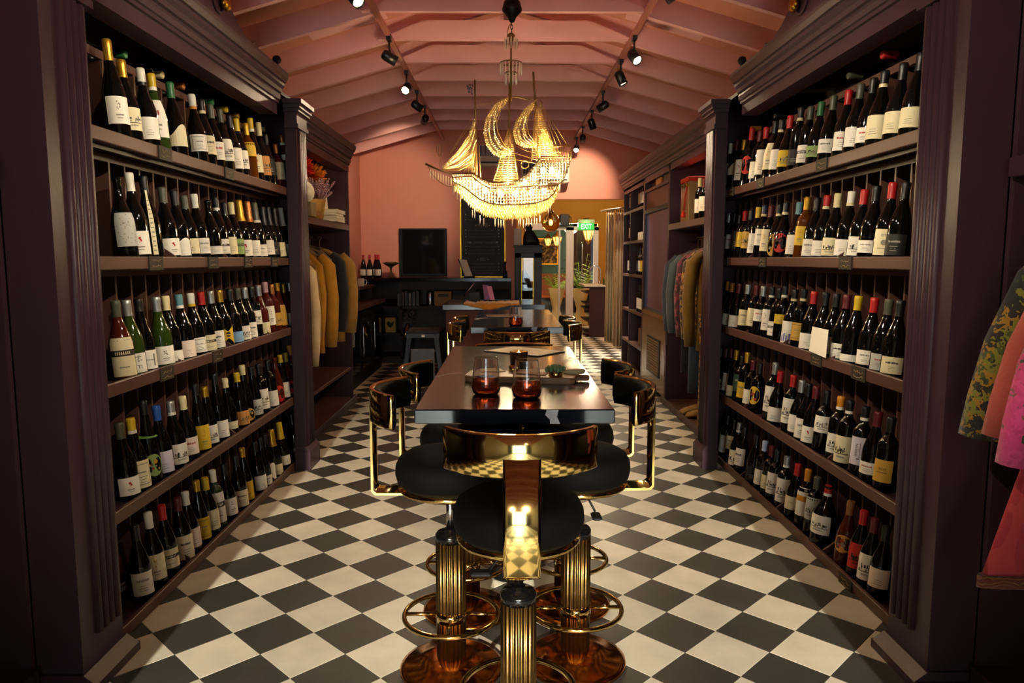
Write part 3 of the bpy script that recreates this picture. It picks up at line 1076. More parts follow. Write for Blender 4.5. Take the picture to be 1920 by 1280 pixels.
RAILP = [(300, 800), (460, 800), (520, 850), (590, 890), (700, 893), (900, 880), (1115, 868)]
KEEL = [(305, 832), (400, 880), (460, 930), (520, 975), (600, 1005), (700, 1020), (850, 1018), (950, 1005), (1040, 975), (1090, 930), (1115, 866)]
DECK = [(300, 772), (465, 776), (530, 815), (600, 846), (680, 852), (800, 840), (880, 790), (940, 720), (985, 662)]
FRG = [(300, 890), (400, 985), (480, 1060), (560, 1100), (700, 1125), (850, 1115), (960, 1100), (1040, 1055), (1090, 990), (1125, 920)]


def beam(cx):
    u = (cx - 300) / 820
    return 0.135 * max(0.06, math.sin(pi * min(1, max(0, u * 0.62 + 0.06))) ** 0.7)


def sw(pts, y=0.0, k=None):
    return [(S(a, b)[0], SY + (k(a) if k else y), S(a, b)[1]) for a, b in pts]


mb = MB()
for sg in (-1, 1):
    kk = lambda a: sg * beam(a)
    mb.tube(sw(KEEL, k=kk), 0.0042, 6)
    mb.tube(sw(RAILP, k=kk), 0.0036, 6)
    mb.tube(sw(DECK, k=kk), 0.0036, 6)
    mb.tube(sw([(300, 770), (305, 835)], k=kk), 0.0036, 6)
    mb.tube(sw([(985, 658), (1225, 656), (1156, 838), (1115, 868)], k=kk), 0.0042, 6)
    mb.tube(sw([(800, 843), (1156, 836)], k=kk), 0.003, 6)
for a, b in ((985, 658), (1225, 656), (1156, 838), (300, 772), (600, 846), (1115, 868), (700, 1020), (460, 800), (900, 1010)):
    x, z = S(a, b)
    mb.tube([(x, SY - beam(a), z), (x, SY + beam(a), z)], 0.003, 6)
mb.tube(sw([(90, 690), (200, 740), (300, 772), (390, 780)]), [0.007, 0.006, 0.005, 0.004], 7)
mb.tube(sw([(110, 705), (140, 770), (200, 830), (260, 862), (310, 868), (370, 845), (410, 790)]), 0.003, 6)
mb.build('hull_frame', M_WIRE, ship, True)

rr = random.Random(11)
mb = MB()
cx = 318
while cx < 1112:
    x, zt = S(cx, ip(RAILP, cx))
    zk = S(cx, ip(KEEL, cx))[1]
    for sg in (-1, 1):
        z = zt - 0.012
        while z > zk + 0.006:
            mb.gem((x + rr.uniform(-0.001, 0.001), SY + sg * beam(cx), z), 0.0078, 0.0105)
            z -= 0.0205
    cx += 24
mb.build('hull_crystals', M_CRYS, ship, True, recalc=False)['kind'] = 'stuff'
mb = MB()
for row in range(7):
    cx = 305 + 6 * (row % 2)
    while cx < 1122:
        x, zk = S(cx, ip(KEEL, min(cx, 1112)))
        zf = S(cx, ip(FRG, cx))[1]
        u = row / 6
        yy = beam(cx) * (1 - u * 1.0) * 0.98
        zz = zk + (zf - zk) * (0.15 + 0.85 * u) + rr.uniform(-0.006, 0.006)
        for sg in (-1, 1):
            mb.gem((x + rr.uniform(-0.002, 0.002), SY + sg * yy, zz + 0.012), 0.0045, 0.014)
            if row < 6:
                mb.gem((x + 0.006, SY + sg * yy * 0.93, zz), 0.004, 0.013)
        cx += 17
mb.build('fringe_crystals', M_BEAD, ship, True, recalc=False)['kind'] = 'stuff'
# long prisms hanging below the fringe, one by one
me = MB().loft([[(0.0035 * cos(k * pi / 3), 0.0035 * sin(k * pi / 3), 0) for k in range(6)], [(0.004 * cos(k * pi / 3), 0.004 * sin(k * pi / 3), -0.03) for k in range(6)], [(0.0008 * cos(k * pi / 3), 0.0008 * sin(k * pi / 3), -0.052) for k in range(6)]]).mesh('prism_drop')
me.materials.append(M_CRYS)
for cx, dy in ((455, 20), (475, 10), (515, 25), (545, 30), (635, 15), (660, 18), (680, 14), (820, 22), (835, 12), (858, 20), (885, 12), (900, 18), (925, 20), (945, 10), (965, 24), (990, 16), (1055, 0), (1070, -10), (310, -20), (335, -15), (360, -10), (1145, -60), (700, 10), (770, 6)):
    x, z = S(cx, ip(FRG, cx) + dy)
    o = link_mesh('prism_drop', me, ship)
    o.location = (x - ship.location.x, rr.uniform(-0.04, 0.04), z + 0.01 - ship.location.z)
for k in range(9):
    cx = 128 + k * 20
    x, z = S(cx, 715 + k * 8 + 20)
    o = link_mesh('prism_drop', me, ship)
    o.location = (x - ship.location.x, 0, z - ship.location.z)

# beads: decks and stern castle
mb = MB()
cx = 306
while cx < 985:
    za, zb_ = ip(DECK, cx), ip(RAILP, cx)
    for sg in (-1, 1):
        c = za + 12
        while c < zb_ - 4:
            x, z = S(cx, c)
            mb.gem((x, SY + sg * beam(cx), z), 0.006, 0.007)
            c += 17
    cx += 17
cx = 850
while cx < 1215:
    top = ip([(840, 820), (880, 790), (940, 720), (985, 668), (1225, 668)], cx)
    bot = ip([(840, 838), (1156, 832), (1225, 672)], cx)
    for sg in (-1, 1):
        c = top + 8
        while c < bot - 4:
            x, z = S(cx, c)
            mb.gem((x, SY + sg * beam(cx), z), 0.0068, 0.009)
            c += 22
    cx += 22
mb.build('deck_beads', M_CRYS, ship, True, recalc=False)['kind'] = 'stuff'

# masts and yards
for nm, pts, r in (('foremast', [(480, 55), (482, 300), (487, 500), (492, 775)], 0.0055), ('mainmast', [(748, 40), (746, 300), (742, 500), (735, 850)], 0.006), ('mizzenmast', [(932, -5), (940, 120), (958, 300), (985, 662)], 0.0065)):
    MB().tube(sw(pts), r, 8).build(nm, M_WIRE, ship, True)
MB().tube(sw([(500, 400), (512, 650), (522, 800)]), 0.0035, 6).build('stay', M_WIRE, ship, True)
mb = MB()
for pts in ([(690, 585), (850, 625), (985, 668)], [(790, 655), (985, 690)], [(955, 562), (1225, 650)], [(790, 545), (880, 590), (985, 612)], [(745, 180), (800, 182), (880, 200), (950, 215)], [(985, 205), (1000, 225), (985, 250)]):
    mb.tube(sw(pts), 0.0035, 6)
mb.build('yards', M_WIRE, ship, True)
mb = MB()
for a, b in (((485, 245), (620, 225)), ((620, 225), (745, 178)), ((470, 320), (280, 610)), ((440, 400), (290, 610)), ((985, 215), (1120, 560)), ((985, 215), (1160, 560)), ((985, 220), (1215, 570)), ((985, 230), (1085, 540)), ((748, 190), (985, 188)), ((780, 170), (932, 200))):
    mb.tube(sw([a, b]), 0.0012, 4)
mb.build('rigging', M_GILT, ship, True)


def net(name, tl, tr, bl, br, rungs, ups):
    mb = MB()
    for u in range(ups + 1):
        t = u / ups
        a = (tl[0] + (tr[0] - tl[0]) * t, tl[1] + (tr[1] - tl[1]) * t)
        b = (bl[0] + (br[0] - bl[0]) * t, bl[1] + (br[1] - bl[1]) * t)
        for sg in (-1, 1):
            mb.tube([(S(*a)[0], SY + sg * 0.01, S(*a)[1]), (S(*b)[0], SY + sg * 0.1, S(*b)[1])], 0.0014, 4)
    for k in range(1, rungs):
        t = k / rungs
        for sg in (-1, 1):
            pts = []
            for u in range(ups * 2 + 1):
                q = u / (ups * 2)
                x0 = tl[0] + (bl[0] - tl[0]) * t
                x1 = tr[0] + (br[0] - tr[0]) * t
                yv = (tl[1] + (bl[1] - tl[1]) * t)
                sag = 9 * (0.5 - abs((q * ups) % 1 - 0.5))
                x, z = S(x0 + (x1 - x0) * q, yv + sag)
                pts.append((x, SY + sg * (0.01 + 0.09 * t), z))
            mb.tube(pts, 0.0011, 4)
    return mb.build(name, M_GILT, ship, True)


net('shroud_net', (735, 425), (762, 425), (622, 842), (818, 842), 24, 4)
net('shroud_net', (948, 250), (985, 250), (925, 655), (1115, 655), 24, 5)
net('shroud_net', (474, 540), (492, 540), (385, 742), (474, 768), 12, 3)
net('shroud_net', (985, 400), (1005, 400), (1060, 650), (1150, 650), 14, 3)


def sail(name, outer, inner, strips, n=26, dy=0.10):
    def along(c, t):
        L = [0]
        for a, b in zip(c, c[1:]):
            L.append(L[-1] + math.dist(a, b))
        d = t * L[-1]
        for i in range(len(c) - 1):
            if d <= L[i + 1] or i == len(c) - 2:
                q = (d - L[i]) / (L[i + 1] - L[i] + 1e-9)
                return (c[i][0] + (c[i + 1][0] - c[i][0]) * q, c[i][1] + (c[i + 1][1] - c[i][1]) * q)

    def P(t, v):
        a, b = along(outer, t), along(inner, t)
        k = 1 - v * v
        x, z = S(b[0] + (a[0] - b[0]) * k, b[1] + (a[1] - b[1]) * k)
        return (x, SY + v * dy * math.sin(pi * (0.12 + 0.8 * t)), z)
    beads = MB()
    wires = MB()
    for j in range(strips + 1):
        v = -1 + 2 * j / strips
        wires.tube([P(k / n, v) for k in range(n + 1)], 0.0022 if j in (0, strips) else 0.0013, 5)
        if j < strips:
            vm = v + 1 / strips
            for k in range(int(n * 1.4)):
                beads.gem(P((k + 0.5) / (n * 1.4), vm), 0.0058, 0.0062)
    root_ = wires.build(name, M_GILT, ship, True)
    ch = beads.build('sail_beads', M_BEAD, None, False, recalc=False)
    ch.parent = root_
    ch.location = -ship.location
    ch['kind'] = 'stuff'


sail('main_sail', [(742, 185), (640, 240), (570, 340), (546, 450), (570, 550), (620, 615), (690, 640), (770, 612)], [(744, 190), (680, 260), (645, 360), (655, 460), (700, 545), (770, 600)], 8)
sail('mizzen_sail', [(960, 205), (870, 275), (800, 370), (778, 450), (800, 530), (860, 560), (965, 566)], [(962, 210), (900, 300), (876, 400), (895, 480), (965, 555)], 8)
sail('jib_sail', [(475, 345), (432, 470), (350, 590), (218, 722)], [(492, 560), (450, 680), (350, 735), (222, 738)], 8, dy=0.05)

mb = MB()
for k in range(30):
    a, b = rr.uniform(420, 485), rr.uniform(80, 160)
    x, z = S(a, b + (480 - a) * 0.25)
    mb.gem((x, SY + rr.uniform(-0.006, 0.006), z), 0.005, 0.007)
mb.build('flag_crystals', mat('smoky_crystal', '#8a7f90', 0.1, trans=0.3), ship, True, recalc=False)
mb = MB()
x, z = S(865, 710)
mb.tube([(x + 0.024 * cos(k * pi / 10), SY - 0.1, z + 0.024 * sin(k * pi / 10)) for k in range(20)], 0.0026, 6, closed=True)
mb.build('wheel_ring', M_GILT, ship, True)
mb = MB()
for a in range(1085, 1226, 20):
    mb.tube(sw([(a, 655), (a + 4, 565 - (a % 40))], y=-0.05), 0.002, 4)
mb.tube(sw([(1080, 570), (1225, 560)], y=-0.05), 0.0025, 5)
mb.tube(sw([(1085, 610), (1225, 605)], y=-0.05), 0.0025, 5)
mb.build('stern_railing', M_GILT, ship, True)
# little lantern on the bowsprit
mb = MB()
for k in range(6):
    a = k * pi / 3
    x, z0 = S(205, 540)
    prof = [(0.006, 545), (0.022, 560), (0.02, 600), (0.006, 635)]
    mb.tube([(x + r * cos(a), SY + r * sin(a), S(0, c)[1]) for r, c in prof], 0.0016, 4)
mb.tube(sw([(205, 635), (203, 720)]), 0.002, 5)
mb.build('bow_lantern', M_WIRE, ship, True)

# hanging rod, crystal rings, chain, canopy
mb = MB()
mb.tube([(0.028, SY, 2.30), (0.028, SY, 2.70)], 0.006, 8)
mb.lathe([(0.008, 2.66), (0.022, 2.685), (0.026, 2.70), (0.010, 2.715)], 14, o=(0.028, SY, 0))
mb.build('hanging_rod', M_WIRE, ship, True)
mb = MB()
for r, z in ((0.067, 2.535), (0.036, 2.475)):
    mb.tube([(0.028 + r * cos(k * pi / 12), SY + r * sin(k * pi / 12), z) for k in range(24)], 0.004, 6, closed=True)
    for k in range(3):
        a = k * 2 * pi / 3
        mb.tube([(0.028, SY, z + 0.01), (0.028 + r * cos(a), SY + r * sin(a), z)], 0.0025, 5)
mb.build('crystal_rings', M_WIRE, ship, True)
for r, z, n in ((0.067, 2.53, 18), (0.036, 2.47, 10), (0.038, 2.68, 12)):
    for k in range(n):
        a = 2 * pi * k / n
        o = link_mesh('prism_drop', me, ship)
        o.location = (0.028 + r * cos(a) - ship.location.x, r * sin(a), z - ship.location.z)
        o.scale = (1.2, 1.2, 1.3)
mb = MB()
for k in range(3):
    z = 2.725 + k * 0.024
    mb.tube([(0.032 + (0.007 * cos(j * pi / 4) if k % 2 else 0), SY + (0 if k % 2 else 0.007 * cos(j * pi / 4)), z + 0.015 * sin(j * pi / 4)) for j in range(8)], 0.0025, 5, closed=True)
mb.build('chain', M_BLACK, ship, True)
MB().tube([(0.034, SY, 2.78), (0.015, SY, 2.755), (0.004, SY, 2.72), (0.006, SY, 2.69)], 0.0022, 5).build('supply_cord', mat('red_cord', '#5a2420', 0.6), ship, True)
MB().lathe([(0.0, 2.775), (0.014, 2.778), (0.028, 2.81), (0.058, 2.84), (0.062, 2.855), (0.058, 2.868), (0.05, 2.898), (0.0, 2.898)], 18, o=(0.034, SY, 0)).build('canopy', M_BLACK, ship, True)
bl = MB().ball((0, 0, 0), 0.016, 10, sq=(1, 1, 1.4)).mesh('bulb')
bl.materials.append(M_BULB)
for cx, cy in ((480, 850), (560, 900), (680, 925), (800, 920), (920, 915), (1020, 900), (940, 800), (1010, 740), (1080, 740), (1130, 770), (870, 830)):
    o = link_mesh('bulb', bl, ship)
    x, z = S(cx, cy)
    o.location = (x - ship.location.x, 0.0, z - ship.location.z)
for cx, cy, e in ((540, 890, 17), (740, 925, 20), (1030, 770, 22)):
    x, z = S(cx, cy)
    light('chandelier_lamp', 'POINT', (x, SY, z), e, (1.0, 0.77, 0.45), size=0.03)

# ---------------------------------------------------------------- track lights
for sx, x, lab in ((-1, -0.82, 'pink-painted light track along the left fold of the ceiling'), (1, 0.885, 'pink-painted light track along the right fold of the ceiling')):
    o = MB().box(x - 0.016, -6.2, 2.855, x + 0.016, 9.7, 2.884).build('light_track', M_TRACK)
    tag(o, lab, 'light track')
HEADS = [
    (-0.815, 4.10, (0.6, -0.55, -0.75), 'black track spotlight, nearest the viewer on the left track'),
    (-0.815, 5.28, (0.9, 0.25, -0.5), 'second black track spotlight on the left track'),
    (-0.82, 6.20, (-0.15, -0.8, -0.55), 'third black track spotlight on the left track, its lamp facing forward'),
    (-0.82, 6.90, (0.9, 0.2, -0.6), 'fourth black track spotlight on the left track'),
    (-0.82, 7.55, (-0.3, 0.9, -0.3), 'fifth black track spotlight, farthest on the left track'),
    (0.885, 4.02, (-0.9, 0.2, -0.55), 'black track spotlight at the upper edge, nearest on the right track'),
    (0.885, 5.25, (0.35, -0.6, -0.65), 'second track spotlight on the right track, its round lamp showing'),
    (0.885, 5.85, (0.45, -0.1, -1), 'third black track spotlight on the right track'),
    (0.885, 6.90, (-0.9, 0.1, -0.55), 'fourth black track spotlight on the right track'),
    (0.885, 7.78, (0.35, 0.2, -1), 'fifth black track spotlight on the right track'),
    (0.885, 8.70, (0.05, 0.9, -0.35), 'sixth black track spotlight on the right track'),
    (0.885, 9.45, (-0.15, -0.7, -0.6), 'seventh track spotlight, farthest on the right track, lamp glowing'),
]
M_LAMP = mat('spot_lamp', '#ffe6b8', 0.3, emit='#ffdca0', estr=14)
M_HEAD = mat('black_spot_body', '#101010', 0.35)
hb = MB()
hb.lathe([(0.0, 0.055), (0.02, 0.055), (0.033, 0.045), (0.036, 0.03), (0.036, -0.055), (0.033, -0.055), (0.031, -0.04), (0.0, -0.04)], 20)
hb_me = hb.mesh('spot_body')
hb_me.materials.append(M_HEAD)
ln_me = MB().lathe([(0.0, -0.0405), (0.0305, -0.0405), (0.0305, -0.044), (0.0, -0.046)], 20).mesh('lamp_face')
ln_me.materials.append(M_LAMP)
ad = MB()
ad.box(-0.016, -0.035, 0.11, 0.016, 0.035, 0.148)
ad.lathe([(0.007, 0.03), (0.007, 0.115)], 8)
ad.box(-0.012, -0.012, 0.02, 0.012, 0.012, 0.045)
ad_me = ad.mesh('adapter')
ad_me.materials.append(M_HEAD)


def spot_head(x, y, d, label, e):
    t = thing('track_spotlight', label, 'spotlight', (x, y, 2.72), 0, 'track spotlights')
    link_mesh('adapter', ad_me, t)
    q = (-Vector(d)).normalized().to_track_quat('Z', 'Y').to_euler()
    b = link_mesh('spot_body', hb_me, t)
    b.rotation_euler = q
    f = link_mesh('lamp_face', ln_me, t)
    f.rotation_euler = q
    dv = Vector(d).normalized()
    p = Vector((x, y, 2.72)) + dv * 0.06
    light('track_lamp', 'SPOT', p, e, (1.0, 0.76, 0.48), target=p + dv, size=0.025, spot=50 if d[1] < 0.7 else 56, blend=0.7)


for k, (x, y, d, lab) in enumerate(HEADS):
    spot_head(x, y, d, lab, 75 if d[1] > 0.7 else 42)
# shelf-washing lamps of the same track, above and behind the viewer
for sx, x in ((-1, -0.82), (1, 0.885)):
    for y in (0.9, 2.2):
        p = Vector((x, y, 2.70))
        light('track_lamp', 'SPOT', p, 115, (1.0, 0.86, 0.64), target=(-sx * 1.4, y + 1.2, 1.62), size=0.025, spot=46, blend=0.7)
# ---------------------------------------------------------------- far end of the room
CP, SP = math.cos(R(6.4136)), math.sin(R(6.4136))


def at(px, py, Y):
    """the point seen at a pixel of the photograph at a known depth"""
    return ((px - 950) * Y / 1370, Y, 1.325 - (py - 486) * CP * (Y * CP) / 1370 * 1.006)


YB = 9.8
# back bar: counter with shelves
M_BARW = mat('bar_dark_paint', '#261b1d', 0.5, var=0.15, scale=5, spec=0.2)
bar = thing('back_bar', 'dark back bar with open shelves under a black top, along pink wall', 'counter', (-0.9, 9.55, 0))
BX0, BX1 = -1.92, 0.06
MB().cbox(BX0, 9.28, 1.045, BX1, 9.79, 1.09, 0.003).build('worktop', M_BLKGLOSS, bar, True)
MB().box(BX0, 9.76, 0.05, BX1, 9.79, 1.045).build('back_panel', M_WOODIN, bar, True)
for x in (BX0, -1.36, -0.42, 0.03):
    MB().box(x, 9.3, 0, x + 0.03, 9.77, 1.045).build('upright', M_BARW, bar, True)
for z in (0.06, 0.36, 0.70):
    MB().box(BX0, 9.3, z, BX1, 9.77, z + 0.03).build('shelf', M_BARW, bar, True)
MB().box(-1.33, 9.29, 0.945, 0.03, 9.31, 1.045).build('fascia', M_BARW, bar, True)
MB().box(BX0, 9.31, 0, BX1, 9.33, 0.06).build('kick_board', M_WOODIN, bar, True)

# bottles, compote, TV, board, menu on the back bar top
# (bottles are added with the others below)
t = thing('compote_dish', 'tarnished brass compote dish on the back bar beside the red-topped bottles', 'dish', (-1.50, 9.52, 1.09))
MB().lathe([(0, 0), (0.055, 0), (0.058, 0.008), (0.03, 0.02), (0.014, 0.05), (0.012, 0.10), (0.02, 0.135), (0.06, 0.155), (0.10, 0.18), (0.108, 0.195), (0.10, 0.195), (0.05, 0.165), (0, 0.16)], 24, cap=False).build('bowl', mat('tarnished_brass', '#7a6238', 0.35, 0.8, var=0.4, scale=30), t)
mb = MB()
r5 = random.Random(2)
for k in range(16):
    a = k * 2.4
    mb.ball((0.075 * cos(a) * (k / 16) ** 0.5, 0.075 * sin(a) * (k / 16) ** 0.5, 0.185), 0.02, 7)
mb.build('candies', mat('dark_sweets', '#3a2a20', 0.3), t)

t = thing('wall_screen', 'black glossy screen standing against the pink wall above the back bar', 'screen', (-1.105, 9.77, 1.10))
MB().cbox(-0.315, -0.045, 0.0, 0.315, 0.01, 0.63, 0.006).build('screen_frame', M_BLACK, t)
MB().box(-0.27, -0.047, 0.035, 0.295, -0.044, 0.61).build('screen_glass', mat('screen_glass', '#15121a', 0.05, spec=0.8), t)

t = thing('chalkboard', 'tall chalkboard menu with gold edge on the pink wall behind the ship', 'chalkboard', (-0.315, 9.78, 1.10))
bw, bh = 0.285, 1.02
MB().box(-bw, -0.02, 0, bw, 0.01, bh).build('board', mat('chalkboard', '#211b14', 0.6, var=0.2, scale=5), t)
mb = MB()
for a in ((-bw - 0.014, 0, -bw, bh), (bw, 0, bw + 0.014, bh), (-bw - 0.014, -0.014, bw + 0.014, 0), (-bw - 0.014, bh, bw + 0.014, bh + 0.014)):
    mb.box(a[0], -0.028, a[1], a[2], 0.01, a[3])
mb.build('gold_edge', M_GOLD, t)
M_CHW = mat('chalk_white', '#8d8574', 0.9)
M_CHD = mat('chalk_faint', '#5c5344', 0.9)
mb = MB()
for s, sz, z in (('WHITE', 0.058, 0.655), ('PINK, ORANGE + CHILLED RED', 0.041, 0.432), ('RED', 0.06, 0.205)):
    vs, fs = text_faces(s)
    kx = 0.72
    mb.add([(v[0] * sz * kx, -0.0215, z + v[1] * sz) for v in vs], fs)
mb.build('chalk_headings', M_CHW, t, recalc=False)
mb = MB()
r6 = random.Random(8)
for z in (0.80, 0.74, 0.60, 0.555, 0.515, 0.385, 0.34, 0.295, 0.16, 0.115, 0.075, 0.04, 0.95, 0.9, 0.86):
    x = -0.2
    while x < 0.14 + r6.uniform(-0.05, 0.05):
        wv = r6.uniform(0.012, 0.04)
        mb.box(x, -0.0212, z, x + wv, -0.02, z + r6.uniform(0.006, 0.012))
        x += wv + 0.01
mb.build('chalk_lines', M_CHD, t)
mb = MB()
for z in (0.80, 0.74, 0.60, 0.555, 0.515, 0.385, 0.34, 0.295, 0.16, 0.115, 0.075):
    for x in (-0.225, 0.21):
        mb.ball((x, -0.022, z + 0.008), 0.006, 6)
for x, z in ((-0.09, 0.67), (0.085, 0.67), (-0.17, 0.445), (0.19, 0.45), (-0.07, 0.225), (0.07, 0.225)):
    mb.ball((x, -0.022, z), 0.006, 6)
mb.build('chalk_dots', M_PAPER, t)

t = thing('menu_stand', 'white menu card on a slanted dark stand before the chalkboard', 'menu', (-0.50, 9.45, 1.09), 0)
mb = MB().prism([(-0.115, 0.245), (-0.02, 0.235), (0.06, 0.02), (-0.035, 0.02)], 'y', -0.006, 0.002)
mb.build('sheet', M_PAPER, t)
mb = MB()
mb.prism([(-0.135, 0.25), (-0.01, 0.24), (0.07, 0.012), (-0.035, 0.012)], 'y', 0.002, 0.012)
mb.box(-0.05, -0.03, 0, 0.09, 0.04, 0.012)
mb.build('stand', mat('dark_stand', '#3a2218', 0.5), t)
for ch in t.children:
    ch.rotation_euler = (-0.3, 0, 0)
o = MB().lathe([(0, 0), (0.03, 0), (0.034, 0.02), (0.03, 0.07), (0.012, 0.1), (0.011, 0.16), (0.02, 0.2), (0.012, 0.205), (0, 0.2)], 12).build('black_jug', M_BLKGLOSS)
o.location = (-0.02, 9.5, 1.09)
tag(o, 'slim black jug at the foot of the chalkboard', 'jug')

# split air conditioners
for x, z, wd, lab in ((-0.215, 2.52, 0.30, 'white air conditioner with dark grille, left of the ship sails'), (0.50, 2.30, 0.62, 'white air conditioner behind the stern of the ship chandelier')):
    t = thing('air_conditioner', lab, 'air conditioner', (x, 9.77, z), 0)
    MB().cbox(-wd / 2, -0.2, 0, wd / 2, 0.0, 0.26, 0.015).build('housing', mat('ac_white', '#c9b3a6', 0.4), t)
    mb = MB()
    for k in range(16):
        xx = -wd / 2 + 0.02 + (wd - 0.04) * k / 15
        mb.box(xx - 0.003, -0.205, 0.12, xx + 0.003, -0.195, 0.25)
    mb.build('grille_bars', M_WHITE, t)
    MB().box(-wd / 2 + 0.015, -0.2025, 0.12, wd / 2 - 0.015, -0.199, 0.25).build('grille_backing', mat('grille_dark', '#3a2c2c', 0.7), t)
    MB().box(-wd / 2 + 0.03, -0.204, 0.03, wd / 2 - 0.03, -0.2, 0.05).build('air_outlet', MATS['grille_dark'], t)

# things on the back bar's shelves
def at_bar(px, py, Y=9.4):
    return at(px, py, Y)


t = thing('box_of_glasses', 'brown crate printed with a black band, on the upper back bar shelf', 'box', (-0.875, 9.45, 0.73))
t['label'] = 'brown woven crate with a dark band at the right of the back bar shelf'
x, _, _ = at(831, 560, 9.4)
t.location = (x, 9.45, 0.73)
MB().cbox(-0.11, -0.1, 0, 0.11, 0.1, 0.19, 0.005).build('crate_body', mat('woven_brown', '#8a6236', 0.7, var=0.5, scale=70, stretch=(1, 1, 0.4)), t)
MB().box(-0.06, -0.104, 0.12, 0.075, -0.1, 0.155).build('dark_band', M_BLACK, t)
x, _, _ = at(806, 560, 9.4)
t = thing('steel_canister', 'shiny steel canister standing left of the brown crate', 'canister', (x, 9.45, 0.73))
MB().lathe([(0, 0), (0.045, 0), (0.048, 0.01), (0.048, 0.17), (0.04, 0.185), (0, 0.19)], 20).build('canister_body', M_STEEL, t)
for i, px in enumerate((749, 756, 763, 770, 777, 784)):
    x, _, _ = at(px, 560, 9.4)
    o = MB().cbox(-0.019, -0.1, 0, 0.019, 0.08, 0.17 + 0.012 * (i % 3), 0.003).build('book', mat('book_spine_%d' % i, ['#3c3038', '#5a4a48', '#2a2228', '#6a5850', '#443a40', '#352c30'][i], 0.5))
    o.location = (x, 9.45, 0.73)
    tag(o, 'dark book spine on the back bar shelf, ' + ['first', 'second', 'third', 'fourth', 'fifth', 'last'][i] + ' from the left upright', 'book', 'books on the back bar shelf')
me_g = MB().lathe([(0, 0), (0.026, 0), (0.03, 0.005), (0.034, 0.09), (0.032, 0.09), (0.028, 0.008), (0, 0.008)], 14, cap=False).mesh('tumbler')
me_g.materials.append(M_GLASS)
for i in range(6):
    o = link_mesh('tumbler', me_g)
    x, _, _ = at(723 + 4.6 * i, 568, 9.4)
    o.location = (x, 9.42 + 0.07 * (i % 2), 0.73)
    tag(o, 'clear tumbler on the left shelf of the back bar, ' + ['first', 'second', 'third', 'fourth', 'fifth', 'last'][i] + ' of the row', 'glass', 'tumblers on the back bar shelf')
x, _, _ = at(732, 605, 9.4)
t = thing('picture_box', 'small yellow box with a black leaf-shaped print on the back bar', 'box', (x, 9.42, 0.39))
MB().cbox(-0.065, -0.05, 0, 0.065, 0.05, 0.19, 0.003).build('box_body', mat('yellow_card', '#a88a3c', 0.6), t)
mb = MB()
mb.prism([(-0.05, 0.12), (-0.02, 0.15), (0.01, 0.12), (0.045, 0.15), (0.04, 0.09), (0.0, 0.06), (-0.03, 0.08)], 'y', -0.053, -0.05)
mb.build('print', M_BLACK, t)
# crumpled foil-wrapped bottles: a wire basket of clear bottles
x, _, _ = at(764, 600, 9.4)
t = thing('wrapped_flowers', 'bundle of crinkled silvery cellophane on the lower back bar shelf', 'bundle', (x, 9.38, 0.39))
mb = MB()
r7 = random.Random(9)
for k in range(34):
    mb.gem((r7.uniform(-0.085, 0.085), r7.uniform(-0.07, 0.05), r7.uniform(0.05, 0.26)), r7.uniform(0.02, 0.04), r7.uniform(0.02, 0.04))
mb.build('cellophane', mat('cellophane', '#a09890', 0.12, 0.7), t)
MB().tube([(0.02, -0.09, 0.12), (-0.01, -0.12, 0.0), (-0.05, -0.14, -0.09)], [0.025, 0.02, 0.012], 8).build('gold_neck', M_BRASS, t)

# under-counter fridges along the left wall
fr = thing('bar_fridge_counter', 'black glass-door fridge counter along the left wall, past the jackets', 'fridge', (-1.7, 8.0, 0))
MB().cbox(-1.92, 7.0, 0.80, -1.50, 9.05, 0.845, 0.003).build('worktop', M_RAIL, fr, True)
MB().box(-1.90, 7.02, 0.0, -1.56, 9.03, 0.80).build('carcass', M_BLACK, fr, True)
for k in range(3):
    ya = 7.04 + k * 0.66
    d = MB().box(-1.56, ya, 0.10, -1.54, ya + 0.63, 0.78).build('door', M_BLACK, fr, True)
    g = MB().box(-1.5395, ya + 0.06, 0.16, -1.537, ya + 0.57, 0.72).build('pane', mat('fridge_glass', '#10141a', 0.05, spec=0.7), None)
    g.parent = d
    g.location = -fr.location
    h = MB().tube([(-1.53, ya + 0.03, 0.3), (-1.52, ya + 0.03, 0.32), (-1.52, ya + 0.03, 0.6), (-1.53, ya + 0.03, 0.62)], 0.008, 6).build('handle', M_STEEL, None)
    h.parent = d
    h.location = -fr.location
MB().box(-1.54, 7.25, 0.45, -1.535, 7.35, 0.66).build('door_sticker', mat('grey_sticker', '#8a8a8a', 0.5), fr, True)
up = thing('coffee_shelf', 'raised dark shelf with a steel tray above the fridge counter', 'shelf', (-1.75, 8.0, 0.845))
MB().cbox(-1.92, 7.0, 0.99, -1.60, 8.9, 1.02, 0.003).build('shelf_top', M_RAIL, up, True)
for y in (7.05, 8.8):
    MB().box(-1.9, y, 0.845, -1.62, y + 0.03, 0.99).build('shelf_end', M_WOOD, up, True)
x, y, z = at(690, 545, 7.6)
t = thing('steel_tray', 'round steel tray lying on the raised coffee shelf', 'tray', (-1.72, 7.6, 1.02))
MB().lathe([(0, 0), (0.10, 0), (0.125, 0.012), (0.122, 0.012), (0.10, 0.003), (0, 0.003)], 24, cap=False).build('tray_dish', M_STEEL, t)
t = thing('white_mug', 'white mug with handle beside the steel tray', 'mug', (-1.66, 8.35, 1.02))
MB().lathe([(0, 0), (0.035, 0), (0.04, 0.005), (0.04, 0.09), (0.037, 0.09), (0.036, 0.008), (0, 0.008)], 18, cap=False).build('mug_body', M_WHITE, t)
MB().tube([(0.038, 0, 0.075), (0.065, 0, 0.07), (0.07, 0, 0.045), (0.06, 0, 0.02), (0.038, 0, 0.02)], 0.006, 6).build('mug_handle', M_WHITE, t)

